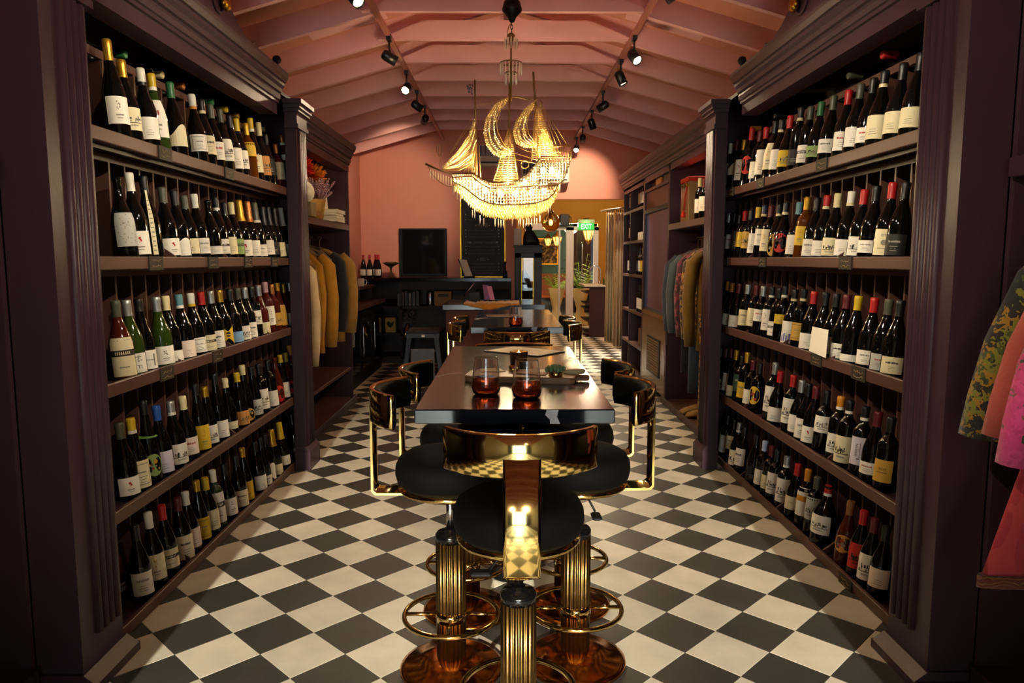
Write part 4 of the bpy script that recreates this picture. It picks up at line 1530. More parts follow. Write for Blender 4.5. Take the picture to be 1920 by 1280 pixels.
# steel cafe stool by the fridges
t = thing('metal_stool', 'tall grey pressed-metal stool with splayed legs, left behind the front table', 'stool', (-0.78, 6.9, 0))
GM = mat('gunmetal', '#2e3137', 0.5, 0.6)
MB().cbox(-0.16, -0.16, 0.64, 0.16, 0.16, 0.67, 0.012).build('seat', GM, t)
MB().box(-0.155, -0.155, 0.60, 0.155, 0.155, 0.64).build('seat_skirt', GM, t)
for sx in (-1, 1):
    for sy in (-1, 1):
        mb = MB()
        a = [(sx * 0.145, sy * 0.145), (sx * 0.10, sy * 0.145), (sx * 0.145, sy * 0.10)]
        b = [(sx * 0.215, sy * 0.215), (sx * 0.185, sy * 0.215), (sx * 0.215, sy * 0.185)]
        mb.loft([[(p[0], p[1], 0.0) for p in b], [(p[0], p[1], 0.63) for p in a]])
        mb.build('leg', GM, t)
MB().box(-0.11, -0.172, 0.22, 0.11, -0.166, 0.50).build('grey_panel', mat('grey_cloth', '#6d7078', 0.8, var=0.2, scale=20), t)
mb = MB()
for sy in (-1, 1):
    mb.tube([(-0.195, sy * 0.195, 0.2), (0.195, sy * 0.195, 0.2)], 0.009, 6)
    mb.tube([(sy * 0.195, -0.195, 0.2), (sy * 0.195, 0.195, 0.2)], 0.009, 6)
mb.build('footrest', GM, t)
MB().box(-0.01, -0.158, 0.61, 0.02, -0.156, 0.63).build('price_sticker', M_PAPER, t)

# service counter behind the second table
sc_ = thing('service_counter', 'marble-fronted service counter behind the second table, with a mustard cloth', 'counter', (-0.13, 7.2, 0))
M_RMARB = mat('brown_marble', '#5a3630', 0.5, var=0.4, scale=5, spec=0.15)
MB().cbox(-0.60, 6.82, 0.855, 0.36, 7.75, 0.905, 0.003).build('worktop', M_MARBLE, sc_, True)
MB().box(-0.57, 6.86, 0.0, 0.33, 7.70, 0.855).build('marble_front', M_RMARB, sc_, True)
MB().box(-0.576, 6.95, 0.1, -0.57, 7.6, 0.8).build('side_panel', M_RMARB, sc_, True)
mb = MB()
n = 22
rows = []
r8 = random.Random(6)
wave = [r8.uniform(-0.008, 0.008) for _ in range(n + 1)]
for j, (yy, zz) in enumerate(((7.35, 0.9), (7.1, 0.902), (6.9, 0.903), (6.815, 0.902), (6.803, 0.897), (6.804, 0.89))):
    row = []
    for k in range(n + 1):
        u = k / n
        x = -0.40 + 0.52 * u
        drop = 0
        if j >= 4:
            drop = max(0, (0.5 - abs(u - 0.45)) * 2) ** 2 * 0.03 * (j - 3)
        row.append((x, yy + wave[k] * 0.4, zz + wave[k] * (1 if j < 4 else 0.5) + 0.008 - drop))
    rows.append(row)
vs = [p for r in rows for p in r]
fs = [(j * (n + 1) + k, j * (n + 1) + k + 1, (j + 1) * (n + 1) + k + 1, (j + 1) * (n + 1) + k) for j in range(5) for k in range(n)]
mb.add(vs, fs, 0, True)
o = mb.build('mustard_cloth', mat('mustard_cloth', '#c8862a', 0.85, var=0.3, scale=40, sheen=0.3))
md = o.modifiers.new('thick', 'SOLIDIFY')
md.thickness = 0.004
md.offset = 1
tag(o, 'crumpled mustard cloth laid over the edge of the service counter', 'cloth')
t = thing('menu_holder', 'pink and purple menu cards in a stand on the service counter', 'menu', (-0.19, 7.3, 0.905))
MB().prism([(-0.05, 0.17), (0.005, 0.165), (0.02, 0.01), (-0.03, 0.01)], 'y', -0.02, -0.012).build('purple_card', mat('purple_card', '#8a5a8a', 0.6), t)
MB().prism([(-0.01, 0.155), (0.04, 0.155), (0.075, 0.005), (0.03, 0.005)], 'y', -0.04, -0.032).build('pink_card', mat('pink_card', '#d88ab8', 0.6), t)
MB().cbox(-0.045, -0.05, 0, 0.1, 0.03, 0.02, 0.004).build('holder_base', M_BLACK, t)
t = thing('card_terminal', 'small black till box with a tilted arm on the service counter', 'till', (-0.32, 7.25, 0.905))
MB().cbox(-0.055, -0.05, 0, 0.055, 0.06, 0.10, 0.004).build('till_body', M_BLACK, t)
MB().tube([(-0.10, 0, 0.06), (-0.04, 0, 0.135), (0.0, 0, 0.19)], 0.008, 6).build('arm', M_STEEL, t)

# glazed display cabinet in the doorway
dc = thing('display_cabinet', 'narrow navy display cabinet with lit glass door, in the wide doorway', 'cabinet', (0.26, 8.95, 0))
NV = mat('navy_paint', '#1c1e28', 0.4, var=0.15, scale=5, spec=0.25)
X0, X1, Y0_, Y1_ = 0.10, 0.42, 8.8, 9.12
for a in ((X0, Y0_, X0 + 0.075, Y0_ + 0.03), (X1 - 0.095, Y0_, X1, Y0_ + 0.03)):
    MB().cbox(a[0], a[1], 0, a[2], a[3], 1.47, 0.004).build('door_stile', NV, dc, True)
MB().cbox(X0, Y0_, 0, X1, Y0_ + 0.03, 0.25, 0.004).build('door_rail', NV, dc, True)
MB().cbox(X0, Y0_, 1.34, X1, Y0_ + 0.03, 1.47, 0.004).build('door_rail', NV, dc, True)
mb = MB()
mb.box(X0, Y1_ - 0.02, 0, X1, Y1_, 1.47)
mb.box(X0, Y0_ + 0.03, 0, X0 + 0.02, Y1_ - 0.02, 1.47)
mb.box(X1 - 0.02, Y0_ + 0.03, 0, X1, Y1_ - 0.02, 1.47)
mb.box(X0, Y0_ + 0.03, 0, X1, Y1_ - 0.02, 0.03)
mb.build('carcass', NV, dc, True)
MB().box(X0 + 0.021, Y1_ - 0.035, 0.1, X1 - 0.021, Y1_ - 0.021, 1.45).build('pale_lining', mat('cream_lining', '#c9a878', 0.6), dc, True)
mb = MB()
mb.cbox(X0 - 0.015, Y0_ - 0.015, 1.47, X1 + 0.015, Y1_ + 0.015, 1.495, 0.004)
mb.cbox(X0 - 0.005, Y0_ - 0.005, 1.40, X1 + 0.005, Y0_, 1.47, 0.002)
mb.build('top_moulding', NV, dc, True)
for z in (0.55, 0.93):
    MB().box(X0 + 0.02, Y0_ + 0.04, z, X1 - 0.02, Y1_ - 0.035, z + 0.012).build('glass_shelf', M_GLASS, dc, True)
mb = MB()
for x in (X0 + 0.075, X1 - 0.103):
    mb.box(x, Y0_ - 0.004, 0.25, x + 0.008, Y0_ + 0.01, 1.34)
mb.build('gold_beading', M_GOLD, dc, True)
MB().box(X0 + 0.075, Y0_ + 0.012, 0.25, X1 - 0.095, Y0_ + 0.016, 1.34).build('glass', MATS['door_glass'], dc, True)
light('cabinet_lamp', 'POINT', (0.27, 8.93, 1.40), 1.0, (1.0, 0.68, 0.34), size=0.02)
M_BAG = mat('dark_bag_leather', '#1c1a1e', 0.35)
for z, lab in ((0.942, 'black leather bag on the upper glass shelf of the display cabinet'), (0.562, 'black leather bag on the lower glass shelf of the display cabinet')):
    t = thing('handbag', lab, 'bag', (0.245, 8.95, z))
    MB().loft([[(-0.07, -0.04, 0), (0.075, -0.04, 0), (0.075, 0.04, 0), (-0.07, 0.04, 0)], [(-0.075, -0.045, 0.08), (0.06, -0.045, 0.06), (0.06, 0.045, 0.06), (-0.075, 0.045, 0.08)], [(-0.06, -0.02, 0.24), (-0.02, -0.02, 0.24), (-0.02, 0.02, 0.24), (-0.06, 0.02, 0.24)]], 0, True).build('bag_body', M_BAG, t)
    MB().tube([(0.05, 0, 0.05), (0.03, 0, 0.16), (-0.02, 0, 0.24)], 0.006, 6).build('bag_strap', M_BAG, t)
t = thing('black_bust', 'black draped bust on top of the navy display cabinet', 'statue', (0.30, 8.95, 1.495))
MB().loft([[(-0.11 * k, -0.06, 0) , (0.10 * k, -0.06, 0), (0.10 * k, 0.06, 0), (-0.11 * k, 0.06, 0)] if False else [(sx * k + ox, sy * 0.05 * q, z) for sx, sy in ((-0.1, -1), (-0.05, -1.2), (0.05, -1.2), (0.1, -1), (0.1, 1), (0.05, 1.2), (-0.05, 1.2), (-0.1, 1))] for k, q, z, ox in ((1.0, 1.0, 0, 0), (0.95, 1.0, 0.06, -0.005), (0.75, 0.9, 0.12, -0.02), (0.5, 0.8, 0.165, -0.025), (0.35, 0.7, 0.18, -0.03), (0.45, 0.8, 0.215, -0.03), (0.3, 0.6, 0.25, -0.03))], 0, True).build('bust_body', M_BLACK, t)
o = MB().cbox(-0.045, -0.05, 0, 0.045, 0.05, 0.20, 0.004).build('white_box', mat('white_card_box', '#cfc6ba', 0.6))
o.location = (0.135, 8.96, 1.495)
tag(o, 'tall white box beside the black bust on the display cabinet', 'box')

# globe pendant
x, _, z = at(1032, 418, 9.0)
t = thing('globe_pendant', 'smoked glass globe pendant with a glowing filament bulb', 'lamp', (x, 9.0, z))
MB().ball((0, 0, 0), 0.112, 28).build('globe', mat('smoked_glass', '#c89a5c', 0.03, trans=0.95, ior=1.08), t)
MB().ball((0.0, 0, 0.0), 0.022, 12, sq=(1, 1, 1.5)).build('bulb', mat('filament_bulb', '#ffd080', 0.3, emit='#ffb850', estr=18), t)
MB().lathe([(0.018, 0.04), (0.02, 0.1), (0.035, 0.112), (0.03, 0.14), (0.005, 0.15)], 14).build('socket', M_BRASS, t)
MB().tube([(0, 0, 0.15), (0, 0, 3.13 - z)], 0.004, 6).build('cord', M_BLACK, t)
light('globe_lamp', 'POINT', (x, 9.0 - 0.0, z), 3, (1, 0.62, 0.25), size=0.02)

# black speaker on the mustard wall
x, _, z = at(1057, 414, 13.9)
t = thing('wall_speaker', 'small black speaker on the mustard wall beside the exit sign', 'speaker', (x, 13.9, z))
MB().cbox(-0.085, -0.1, -0.11, 0.085, 0.09, 0.11, 0.008).build('speaker_body', M_BLACK, t)
MB().tube([(0.085, 0.06, 0.1), (0.13, 0.06, 0.06), (0.135, 0.06, -0.03), (0.1, 0.06, -0.09)], 0.006, 6).build('cable', M_BLACK, t)
MB().lathe([(0, 0), (0.06, 0), (0.065, 0.006), (0, 0.012)], 18).build('cone', M_BLKGLOSS, t).rotation_euler = (R(90), 0, 0)

# exit sign
x, _, z = at(1097.5, 419, 13.88)
t = thing('exit_sign', 'glowing green EXIT sign over the white door frame', 'sign', (x, 13.88, z))
MB().cbox(-0.148, -0.03, -0.125, 0.148, 0.11, 0.0, 0.006).build('lit_panel', mat('exit_green', '#0c5c22', 0.4, emit='#18d848', estr=0.55), t)
MB().cbox(-0.155, -0.04, 0.0, 0.155, 0.11, 0.07, 0.006).build('sign_housing', mat('sign_grey', '#a89a78', 0.5), t)
MB().cbox(-0.05, -0.02, 0.07, 0.05, 0.08, 0.09, 0.004).build('ceiling_mount', M_BLACK, t)
vs, fs = text_faces('EXIT')
mb = MB().add([(v[0] * 0.098 * 1.0, -0.0325, -0.112 + v[1] * 0.145) for v in vs], fs)
mb.build('exit_letters', mat('exit_letters', '#c8ffd8', 0.4, emit='#a0ffc0', estr=2.2), t, recalc=False)
light('exit_glow', 'POINT', (x, 13.75, z), 0.8, (0.15, 1.0, 0.3), size=0.05)

# linen curtains on a rail
M_LIN = mat('linen', '#c4b48e', 0.9, var=0.12, scale=14, stretch=(6, 6, 0.4), sheen=0.2)


def curtain(px0, px1, py_b, Y, label):
    x0, x1 = (px0 - 950) * Y / 1370, (px1 - 950) * Y / 1370
    zt = at(px0, 400, Y)[2]
    rows = []
    n = 36
    for j in range(6):
        v = j / 5
        z = 0.015 + (zt - 0.015) * (1 - v)
        row = []
        for k in range(n + 1):
            u = k / n
            flare = 1 + 0.10 * v
            xx = (x0 + x1) / 2 + (x0 - x1) / 2 * (1 - 2 * u) * flare
            row.append((xx, Y + 0.05 * math.sin(u * 3.2 * 2 * pi) * (0.55 + 0.45 * v), z))
        rows.append(row)
    t = thing('linen_curtain', label, 'curtain', ((x0 + x1) / 2, Y, 0))
    mb = MB()
    vs = [p for r in rows for p in r]
    mb.add(vs, [(j * (n + 1) + k, j * (n + 1) + k + 1, (j + 1) * (n + 1) + k + 1, (j + 1) * (n + 1) + k) for j in range(5) for k in range(n)], 0, True)
    o = mb.build('curtain_cloth', M_LIN, t, True)
    md = o.modifiers.new('thick', 'SOLIDIFY')
    md.thickness = 0.006
    mb = MB()
    for k in range(5):
        xx = x0 + (x1 - x0) * (k + 0.5) / 5
        mb.tube([(xx, Y + 0.03 * cos(a), zt + 0.03 + 0.03 * sin(a)) for a in [2 * pi * q / 12 for q in range(12)]], 0.005, 5, closed=True)
    mb.build('curtain_rings', mat('bronze', '#4a3420', 0.4, 0.7), t, True)


curtain(1135.5, 1150, 640, 11.6, 'linen curtain beside the sink cabinet, nearer the mustard wall')
curtain(1152, 1170, 645, 11.0, 'linen curtain hanging right against the bottle shelf unit')
o = MB().tube([(1.5, 11.75, 2.09), (1.86, 10.7, 2.09)], 0.014, 8).build('curtain_pole', mat('bronze', '#4a3420', 0.4, 0.7))
tag(o, 'short bronze pole carrying the linen curtains', 'curtain pole')

# sink cabinet
sk = thing('sink_cabinet', 'dark brown open-sided sink cabinet with a white top before the curtains', 'cabinet', (1.5, 12.6, 0))
BR = mat('dark_brown_paint', '#3c2220', 0.5, spec=0.2)
x0, x1 = 1.33, 1.68
MB().box(x0 + 0.075, 12.4, 0, x1, 12.42, 0.86).build('end_panel', BR, sk, True)
MB().box(x1 - 0.02, 12.42, 0, x1, 13.3, 0.86).build('back_panel', BR, sk, True)
for z in (0.06, 0.27, 0.47, 0.56, 0.75):
    MB().box(x0 + 0.02, 12.42, z, x1 - 0.02, 13.3, z + 0.02).build('shelf', BR, sk, True)
MB().cbox(x0 - 0.02, 12.38, 0.86, x1 + 0.01, 13.3, 0.89, 0.003).build('worktop', mat('pale_top', '#b9aa98', 0.4), sk, True)
mb = MB()
fx, fy = 1.60, 12.6
pts = [(fx, fy, 0.89), (fx + 0.01, fy, 1.02), (fx + 0.005, fy, 1.12)] + [(fx - 0.08 + 0.085 * cos(a), fy, 1.14 + 0.075 * sin(a)) for a in [R(10 + 20 * k) for k in range(9)]] + [(fx - 0.17, fy, 1.08)]
mb.tube(pts, 0.011, 8)
mb.lathe([(0.02, 0.89), (0.02, 0.93), (0.013, 0.95)], 12, o=(fx, fy, 0))
mb.build('tap', M_STEEL, sk, True)
o = MB().lathe([(0, 0), (0.02, 0), (0.02, 0.09), (0.008, 0.11), (0.008, 0.13), (0, 0.13)], 12).build('soap_bottle', mat('green_glass_soap', '#3a4a24', 0.15))
o.location = (1.665, 12.55, 0.89)
tag(o, 'small green soap bottle behind the tap on the sink cabinet', 'bottle')

# hourglass planters with palms behind the glass
PL = mat('cream_planter', '#c9b184', 0.6, var=0.08, scale=5)
LF = mat('palm_leaf', '#5f7a22', 0.5, var=0.4, scale=12, rnd=0.1)
LF2 = mat('dark_leaf', '#33471c', 0.5, var=0.4, scale=12)


def planter(px, Y, label, leaves, hs, dark):
    x = (px - 950) * Y / 1370
    t = thing('palm_planter', label, 'plant', (x, Y, 0))
    MB().lathe([(0, 0), (0.17, 0), (0.165, 0.02), (0.085, 0.27), (0.075, 0.32), (0.09, 0.38), (0.185, 0.74), (0.18, 0.74), (0.16, 0.70), (0, 0.70)], 24, cap=False).build('pot', PL, t)
    rq = random.Random(int(px))
    for k in range(leaves):
        a = k * 2.4
        tilt = rq.uniform(0.15, 0.9)
        h = hs * rq.uniform(0.7, 1.1)
        mb = MB()
        base = Vector((0.02 * cos(a), 0.02 * sin(a), 0.70))
        pts = []
        for q in range(7):
            u = q / 6
            rad = h * math.sin(tilt) * u
            z = h * math.cos(tilt) * u - 0.35 * h * tilt * u * u
            pts.append(base + Vector((rad * cos(a), rad * sin(a), z)))
        mb.tube(pts, 0.004, 4)
        for q in range(2, 7):
            for sg in (-1, 1):
                p = pts[q]
                dirv = Vector((cos(a + sg * 1.1), sin(a + sg * 1.1), -0.35))
                L = 0.17 * (1 - abs(q - 3.5) / 6)
                tip = p + dirv * L
                side = Vector((-sin(a), cos(a), 0.3)).normalized() * 0.012
                mb.add([p - side, p + side, p + dirv * L * 0.5 + side * 1.2, tip, p + dirv * L * 0.5 - side * 1.2], [(0, 1, 2, 3, 4)])
        mb.build('frond', LF2 if (dark and k % 2) else LF, t, recalc=False)
    MB().lathe([(0, 0.70), (0.155, 0.70), (0.13, 0.73), (0, 0.745)], 14).build('moss', mat('moss', '#7a6a30', 0.9, var=0.3, scale=40), t)


planter(1043, 15.0, 'cream hourglass planter with a bright palm, left of the white door frame', 14, 0.42, False)
planter(1088, 14.75, 'cream hourglass planter with taller dark palms, seen through the glass door', 22, 0.75, True)
# lounge bench, picture, lanterns
t = thing('bench_seat', 'rust-red slatted bench against the teal terrace wall', 'bench', (0.5, 17.4, 0))
RB_ = mat('rust_paint', '#8a4a2c', 0.6, var=0.15, scale=8)
for k in range(4):
    MB().box(-1.6, 17.86 - 17.4, 0.47 + k * 0.13, 1.0, 17.9 - 17.4, 0.59 + k * 0.13).build('slat', RB_, t)
MB().box(-1.6, -0.1, 0.42, 1.0, 0.46, 0.47).build('seat_board', mat('tan_seat', '#a8602c', 0.5), t)
MB().box(-1.55, 0.0, 0, 0.95, 0.4, 0.42).build('bench_base', M_BLACK, t)
t = thing('framed_picture', 'gold-framed picture of pale blossoms on the teal wall', 'picture', (0.9, 17.9, 1.45))
x, _, z = at(1024, 472, 17.9)
t.location = (x, 17.93, z)
MB().box(-0.26, -0.02, -0.28, 0.26, 0.02, 0.30).build('canvas', pattern('blossom_print', ['#2a2418', '#3a3020', '#c8b080', '#8a7448'], 22), t)
mb = MB()
for a in ((-0.29, -0.31, -0.26, 0.33), (0.26, -0.31, 0.29, 0.33), (-0.26, -0.31, 0.26, -0.28), (-0.26, 0.30, 0.26, 0.33)):
    mb.box(a[0], -0.035, a[1], a[2], 0.02, a[3])
mb.build('gold_frame', M_GOLD, t)
M_LAN = mat('lantern_brass', '#8a6428', 0.35, 0.9)
M_LGL = mat('lantern_glass', '#ffd890', 0.2, emit='#ffb650', estr=3.0)
for px, py, Y, s_, lab in ((1044, 450, 15.6, 1.0, 'lit brass lantern hanging right of the framed picture'), (1027, 452, 16.6, 0.9, 'lit brass lantern hanging in front of the framed picture'), (1102, 437, 15.2, 1.25, 'lit brass lantern hanging behind the door, under the exit sign')):
    x, _, z = at(px, py, Y)
    t = thing('hanging_lantern', lab, 'lantern', (x, Y, z), 0, 'brass lanterns')
    mb = MB()
    for k in range(6):
        a = k * pi / 3
        mb.tube([(0.05 * s_ * cos(a), 0.05 * s_ * sin(a), -0.12 * s_), (0.10 * s_ * cos(a), 0.10 * s_ * sin(a), 0.06 * s_)], 0.008 * s_, 5)
    mb.lathe([(0.11 * s_, 0.06 * s_), (0.10 * s_, 0.085 * s_), (0.05 * s_, 0.12 * s_), (0.03 * s_, 0.16 * s_), (0.005, 0.19 * s_)], 6)
    mb.lathe([(0.004, -0.2 * s_), (0.03 * s_, -0.16 * s_), (0.055 * s_, -0.12 * s_), (0.045 * s_, -0.11 * s_)], 6)
    mb.build('lantern_frame', M_LAN, t)
    MB().lathe([(0.044 * s_, -0.11 * s_), (0.092 * s_, 0.055 * s_)], 6, sm=False).build('lantern_glass', M_LGL, t)
    MB().tube([(0, 0, 0.18 * s_), (0, 0, 2.7 - z)], 0.006, 5).build('chain', M_LAN, t)
# ---------------------------------------------------------------- clothes
M_HANG = mat('hanger_wood', '#7a5a38', 0.5)


def cloth(name, c, var=0.2):
    return mat(name, c, 0.9, var=var, scale=18, bump=0.25, bscale=90, sheen=0.15)


def garment(name, label, cat, m, x, y, zsh, length, s, half=0.20, thick=0.035, sleeve=0.5, flare=1.0, group=None, lean=0.0, collar=None, sm=None, hem=0.0, zrail=1.5, seed=0, splay=0.0):
    """a coat or shirt on a hanger: shoulders across x, thin in y, hung on a rail along y"""
    rg = random.Random(seed + int(abs(y) * 100))
    t = thing(name, label, cat, (x, y, zsh - length), lean, group)
    n = 24
    rings = []
    levels = 9
    for j in range(levels + 1):
        v = j / levels
        z = length * (1 - v)
        if v < 0.12:
            hw = half * (0.35 + 0.65 * (v / 0.12) ** 0.8)
            zz = z - 0.0
        else:
            hw = half * (0.98 + (flare - 1) * (v - 0.12))
            zz = z
        th = thick * (0.55 + 0.5 * min(1, v * 3))
        ring = []
        for k in range(n):
            a = 2 * pi * k / n
            cx_, sy_ = cos(a), sin(a)
            ex = abs(cx_) ** 0.6 * (1 if cx_ >= 0 else -1)
            ey = abs(sy_) ** 0.75 * (1 if sy_ >= 0 else -1)
            fold = 1 + 0.16 * math.sin(k * 2.1 + seed) * v
            ring.append((hw * ex, th * ey * fold, zz + (hem * ex * v)))
        rings.append(ring)
    MB().loft(rings, 0, True).build('garment_body', m, t)
    if sleeve:
        for sg in (-1, 1):
            L = sleeve
            bend = 0.06
            pts = [(sg * half * 0.86, 0, length - 0.055), (sg * (half + 0.035), 0.004, length - 0.13), (sg * (half + 0.058 + splay * 0.4), 0.006, length - 0.13 - L * 0.4), (sg * (half + 0.050 + splay * 0.75), 0.01, length - 0.13 - L * 0.75), (sg * (half + 0.036 + splay), 0.015, length - 0.13 - L)]
            rad = [thick * 0.9, thick * 1.25, thick * 1.2, thick * 1.12, thick * 1.05]
            MB().tube(pts, rad, 10).build('sleeve', sm or m, t)
    if collar:
        mb = MB()
        mb.loft([[(0.06 * cos(a), thick * 0.9 * sin(a), length - 0.02) for a in [2 * pi * k / 12 for k in range(12)]], [(0.075 * cos(a), thick * 1.25 * sin(a), length - 0.012) for a in [2 * pi * k / 12 for k in range(12)]], [(0.05 * cos(a), thick * 0.8 * sin(a), length + 0.045) for a in [2 * pi * k / 12 for k in range(12)]]], 0, True)
        mb.build('collar', collar, t)
    mb = MB()
    mb.tube([(-half * 0.85, 0, length - 0.05), (0, 0, length + 0.015), (half * 0.85, 0, length - 0.05)], 0.008, 6)
    zr_ = zrail - (zsh - length)
    mb.tube([(0, 0, length + 0.01), (0, 0, zr_ - 0.02), (0.014, 0, zr_ + 0.008), (0, 0, zr_ + 0.018), (-0.014, 0, zr_ + 0.006)], 0.003, 5)
    mb.build('hanger', M_HANG, t)
    return t


C_CREAM = cloth('cream_cotton', '#d9c39a')
C_OLIVE = cloth('olive_cloth', '#4a4426')
C_MUST = cloth('mustard_corduroy', '#b8821e', 0.25)
C_TAUPE = cloth('taupe_cloth', '#6e5c46')
C_NAVY = cloth('navy_cloth', '#23232e')
C_CAMEL = cloth('camel_cloth', '#a87c34')
C_TAN = cloth('tan_suede', '#8a6028')
LX = -1.645
garment('long_coat', 'long olive coat with a tan hem, nearest the wine bookcase', 'coat', C_OLIVE, LX + 0.0, 5.28, 1.40, 1.02, -1, thick=0.035, sleeve=0.5, seed=1, sm=C_TAN)
garment('long_shirt', 'long cream shirt hanging beside the olive coat', 'shirt', C_CREAM, LX + 0.03, 5.16, 1.36, 0.80, -1, thick=0.035, sleeve=0.66, seed=2)
garment('jacket', 'mustard jacket behind the cream shirt with a narrow front', 'jacket', C_MUST, LX + 0.01, 5.45, 1.40, 0.74, -1, thick=0.03, sleeve=0.52, seed=3)
garment('jacket', 'mustard corduroy jacket with turned-up collar in the middle of the rail', 'jacket', C_MUST, LX + 0.035, 5.66, 1.40, 0.80, -1, thick=0.045, sleeve=0.62, collar=C_MUST, seed=4)
garment('jacket', 'taupe jacket with broad shoulders behind the mustard corduroy jacket', 'jacket', C_TAUPE, LX - 0.02, 5.84, 1.44, 0.82, -1, thick=0.035, sleeve=0.5, seed=5)
garment('jacket', 'dark navy jacket between the mustard and the camel jackets', 'jacket', C_NAVY, LX + 0.035, 6.05, 1.42, 0.76, -1, thick=0.04, sleeve=0.56, seed=6)
garment('jacket', 'camel jacket nearest the pink wall, last on the rail', 'jacket', C_CAMEL, LX + 0.05, 6.30, 1.41, 0.79, -1, thick=0.05, sleeve=0.58, seed=7)

C_DEN = cloth('washed_denim', '#3f4c58', 0.2)
C_DEN2 = cloth('grey_denim', '#464e54', 0.2)
C_JEAN = cloth('blue_denim', '#24344a', 0.2)
C_DKJ = cloth('dark_denim', '#191c26', 0.2)
P_BURG = pattern('burgundy_flower_cloth', ['#3a1022', '#6a1830', '#2a0e1e', '#8a3a48', '#54142a', '#3a1022'], 30)
P_ORAN = pattern('orange_figured_cloth', ['#8a581c', '#2c2420', '#9a7030', '#4a2818', '#2c2018'], 46)
C_OCH = cloth('ochre_velvet', '#6e5212', 0.25)
RX = 1.665
garment('denim_shirt', 'washed denim shirt nearest the glass cooler', 'shirt', C_DEN, RX - 0.02, 6.32, 1.40, 0.64, 1, thick=0.035, sleeve=0.56, seed=11)
garment('denim_shirt', 'grey denim shirt with a breast pocket, second from the cooler', 'shirt', C_DEN2, RX - 0.03, 6.12, 1.40, 0.66, 1, thick=0.035, sleeve=0.56, seed=12)
garment('dark_shirt', 'black shirt hanging in the shade behind the grey denim shirt', 'shirt', cloth('black_shirt_cloth', '#14141a'), RX + 0.01, 5.98, 1.42, 0.7, 1, thick=0.03, sleeve=0.5, seed=13)
garment('kimono', 'burgundy flowered kimono on the right-hand rail', 'kimono', P_BURG, RX - 0.035, 5.80, 1.42, 0.74, 1, thick=0.035, sleeve=0.58, flare=1.1, seed=14)
garment('kimono', 'orange figured kimono beside the burgundy one', 'kimono', P_ORAN, RX - 0.035, 5.64, 1.42, 0.74, 1, thick=0.03, sleeve=0.58, seed=15)
garment('jacket', 'ochre velvet jacket nearest the wine bookcase on the rail', 'jacket', C_OCH, RX - 0.04, 5.48, 1.42, 0.78, 1, thick=0.04, sleeve=0.62, seed=16)


def trousers(label, m, x, y, z1, z0, w=0.075):
    t = thing('hanging_trousers', label, 'trousers', (x, y, z0))
    for sg in (-1, 1):
        rings = []
        for j in range(6):
            v = j / 5
            z = (z1 - z0) * (1 - v)
            rings.append([(sg * w + w * 0.98 * cos(a), 0.028 * sin(a) * (1 + 0.2 * math.sin(3 * a + j)), z) for a in [2 * pi * k / 12 for k in range(12)]])
        MB().loft(rings, 0, True).build('trouser_leg', m, t)
    MB().loft([[(0.15 * cos(a), 0.03 * sin(a), (z1 - z0) + q) for a in [2 * pi * k / 14 for k in range(14)]] for q in (-0.02, 0.12)], 0, True).build('waistband', m, t)
    MB().tube([(0, 0, z1 - z0 + 0.1), (0, 0, 1.5 - z0 - 0.01), (0.012, 0, 1.5 - z0 + 0.012), (-0.01, 0, 1.5 - z0 + 0.008)], 0.003, 5).build('hanger', M_HANG, t)


trousers('dark denim trousers low in the shade under the denim shirts', C_DKJ, RX - 0.02, 6.22, 0.85, 0.36)
trousers('faded blue jeans hanging below the burgundy kimono', C_JEAN, RX - 0.06, 5.72, 0.85, 0.27, 0.085)
trousers('orange figured trousers hanging lowest beside the bookcase column', P_ORAN, RX - 0.09, 5.40, 0.8, 0.06, 0.07)


def shoe(x, y, rz, label, m):
    t = thing('shoe', label, 'shoe', (x, y, 0.036), rz, 'shoes on the wardrobe floor')
    sec = [(-0.13, 0.032, 0.07), (-0.08, 0.036, 0.065), (0.0, 0.034, 0.06), (0.07, 0.044, 0.048), (0.12, 0.036, 0.036), (0.145, 0.015, 0.022)]
    MB().loft([[(px, w * cos(a), 0.012 + max(0, h * sin(a))) for a in [2 * pi * k / 12 for k in range(12)]] for px, w, h in sec], 0, True).build('upper', m, t)
    MB().loft([[(px * 1.01, w * 1.06 * cos(a), 0.007 + 0.006 * sin(a)) for a in [2 * pi * k / 12 for k in range(12)]] for px, w, h in sec]).build('sole', M_BLACK, t)


TS = cloth('tan_leather', '#9a7440', 0.2)
shoe(1.57, 6.05, R(-150), 'tan shoe on the wardrobe floor, nearer the cooler', TS)
shoe(1.60, 5.90, R(-160), 'tan shoe on the wardrobe floor, nearer the orange trousers', TS)

# robes of the near alcove
P_FLOR = pattern('dark_flower_velvet', ['#14110f', '#3e4614', '#1a1412', '#8a6410', '#1c1512', '#6a6a18', '#15120f', '#232a12', '#120f0e'], 24, warp=2.2)
P_PINKF = pattern('pink_flower_satin', ['#c03470', '#b82e68', '#cc3e7a', '#c43672', '#b42a64', '#30382a', '#c23672', '#7a4a48'], 22, warp=1.8)
C_SALM = cloth('salmon_velvet', '#a84a40', 0.2)
P_RED = pattern('red_animal_cloth', ['#a82a34', '#b83a3c', '#8a2028'], 7, stretch=(1, 1, 0.3))
P_TIG = pattern('tiger_cloth', ['#6a2420', '#241a14', '#7a4a28'], 26, kind='WAVE')
o1 = garment('floral_robe', 'dark velvet robe with yellow-green flowers, first in the near alcove', 'robe', P_FLOR, 1.68, 1.985, 1.40, 0.58, 1, half=0.20, thick=0.04, sleeve=0.44, zrail=1.5, seed=21, flare=1.7, splay=0.13)
o2 = garment('salmon_robe', 'salmon velvet robe between the two flowered robes', 'robe', C_SALM, 1.665, 1.912, 1.38, 0.54, 1, half=0.19, thick=0.03, sleeve=0.40, zrail=1.5, seed=22, flare=1.6, splay=0.12)
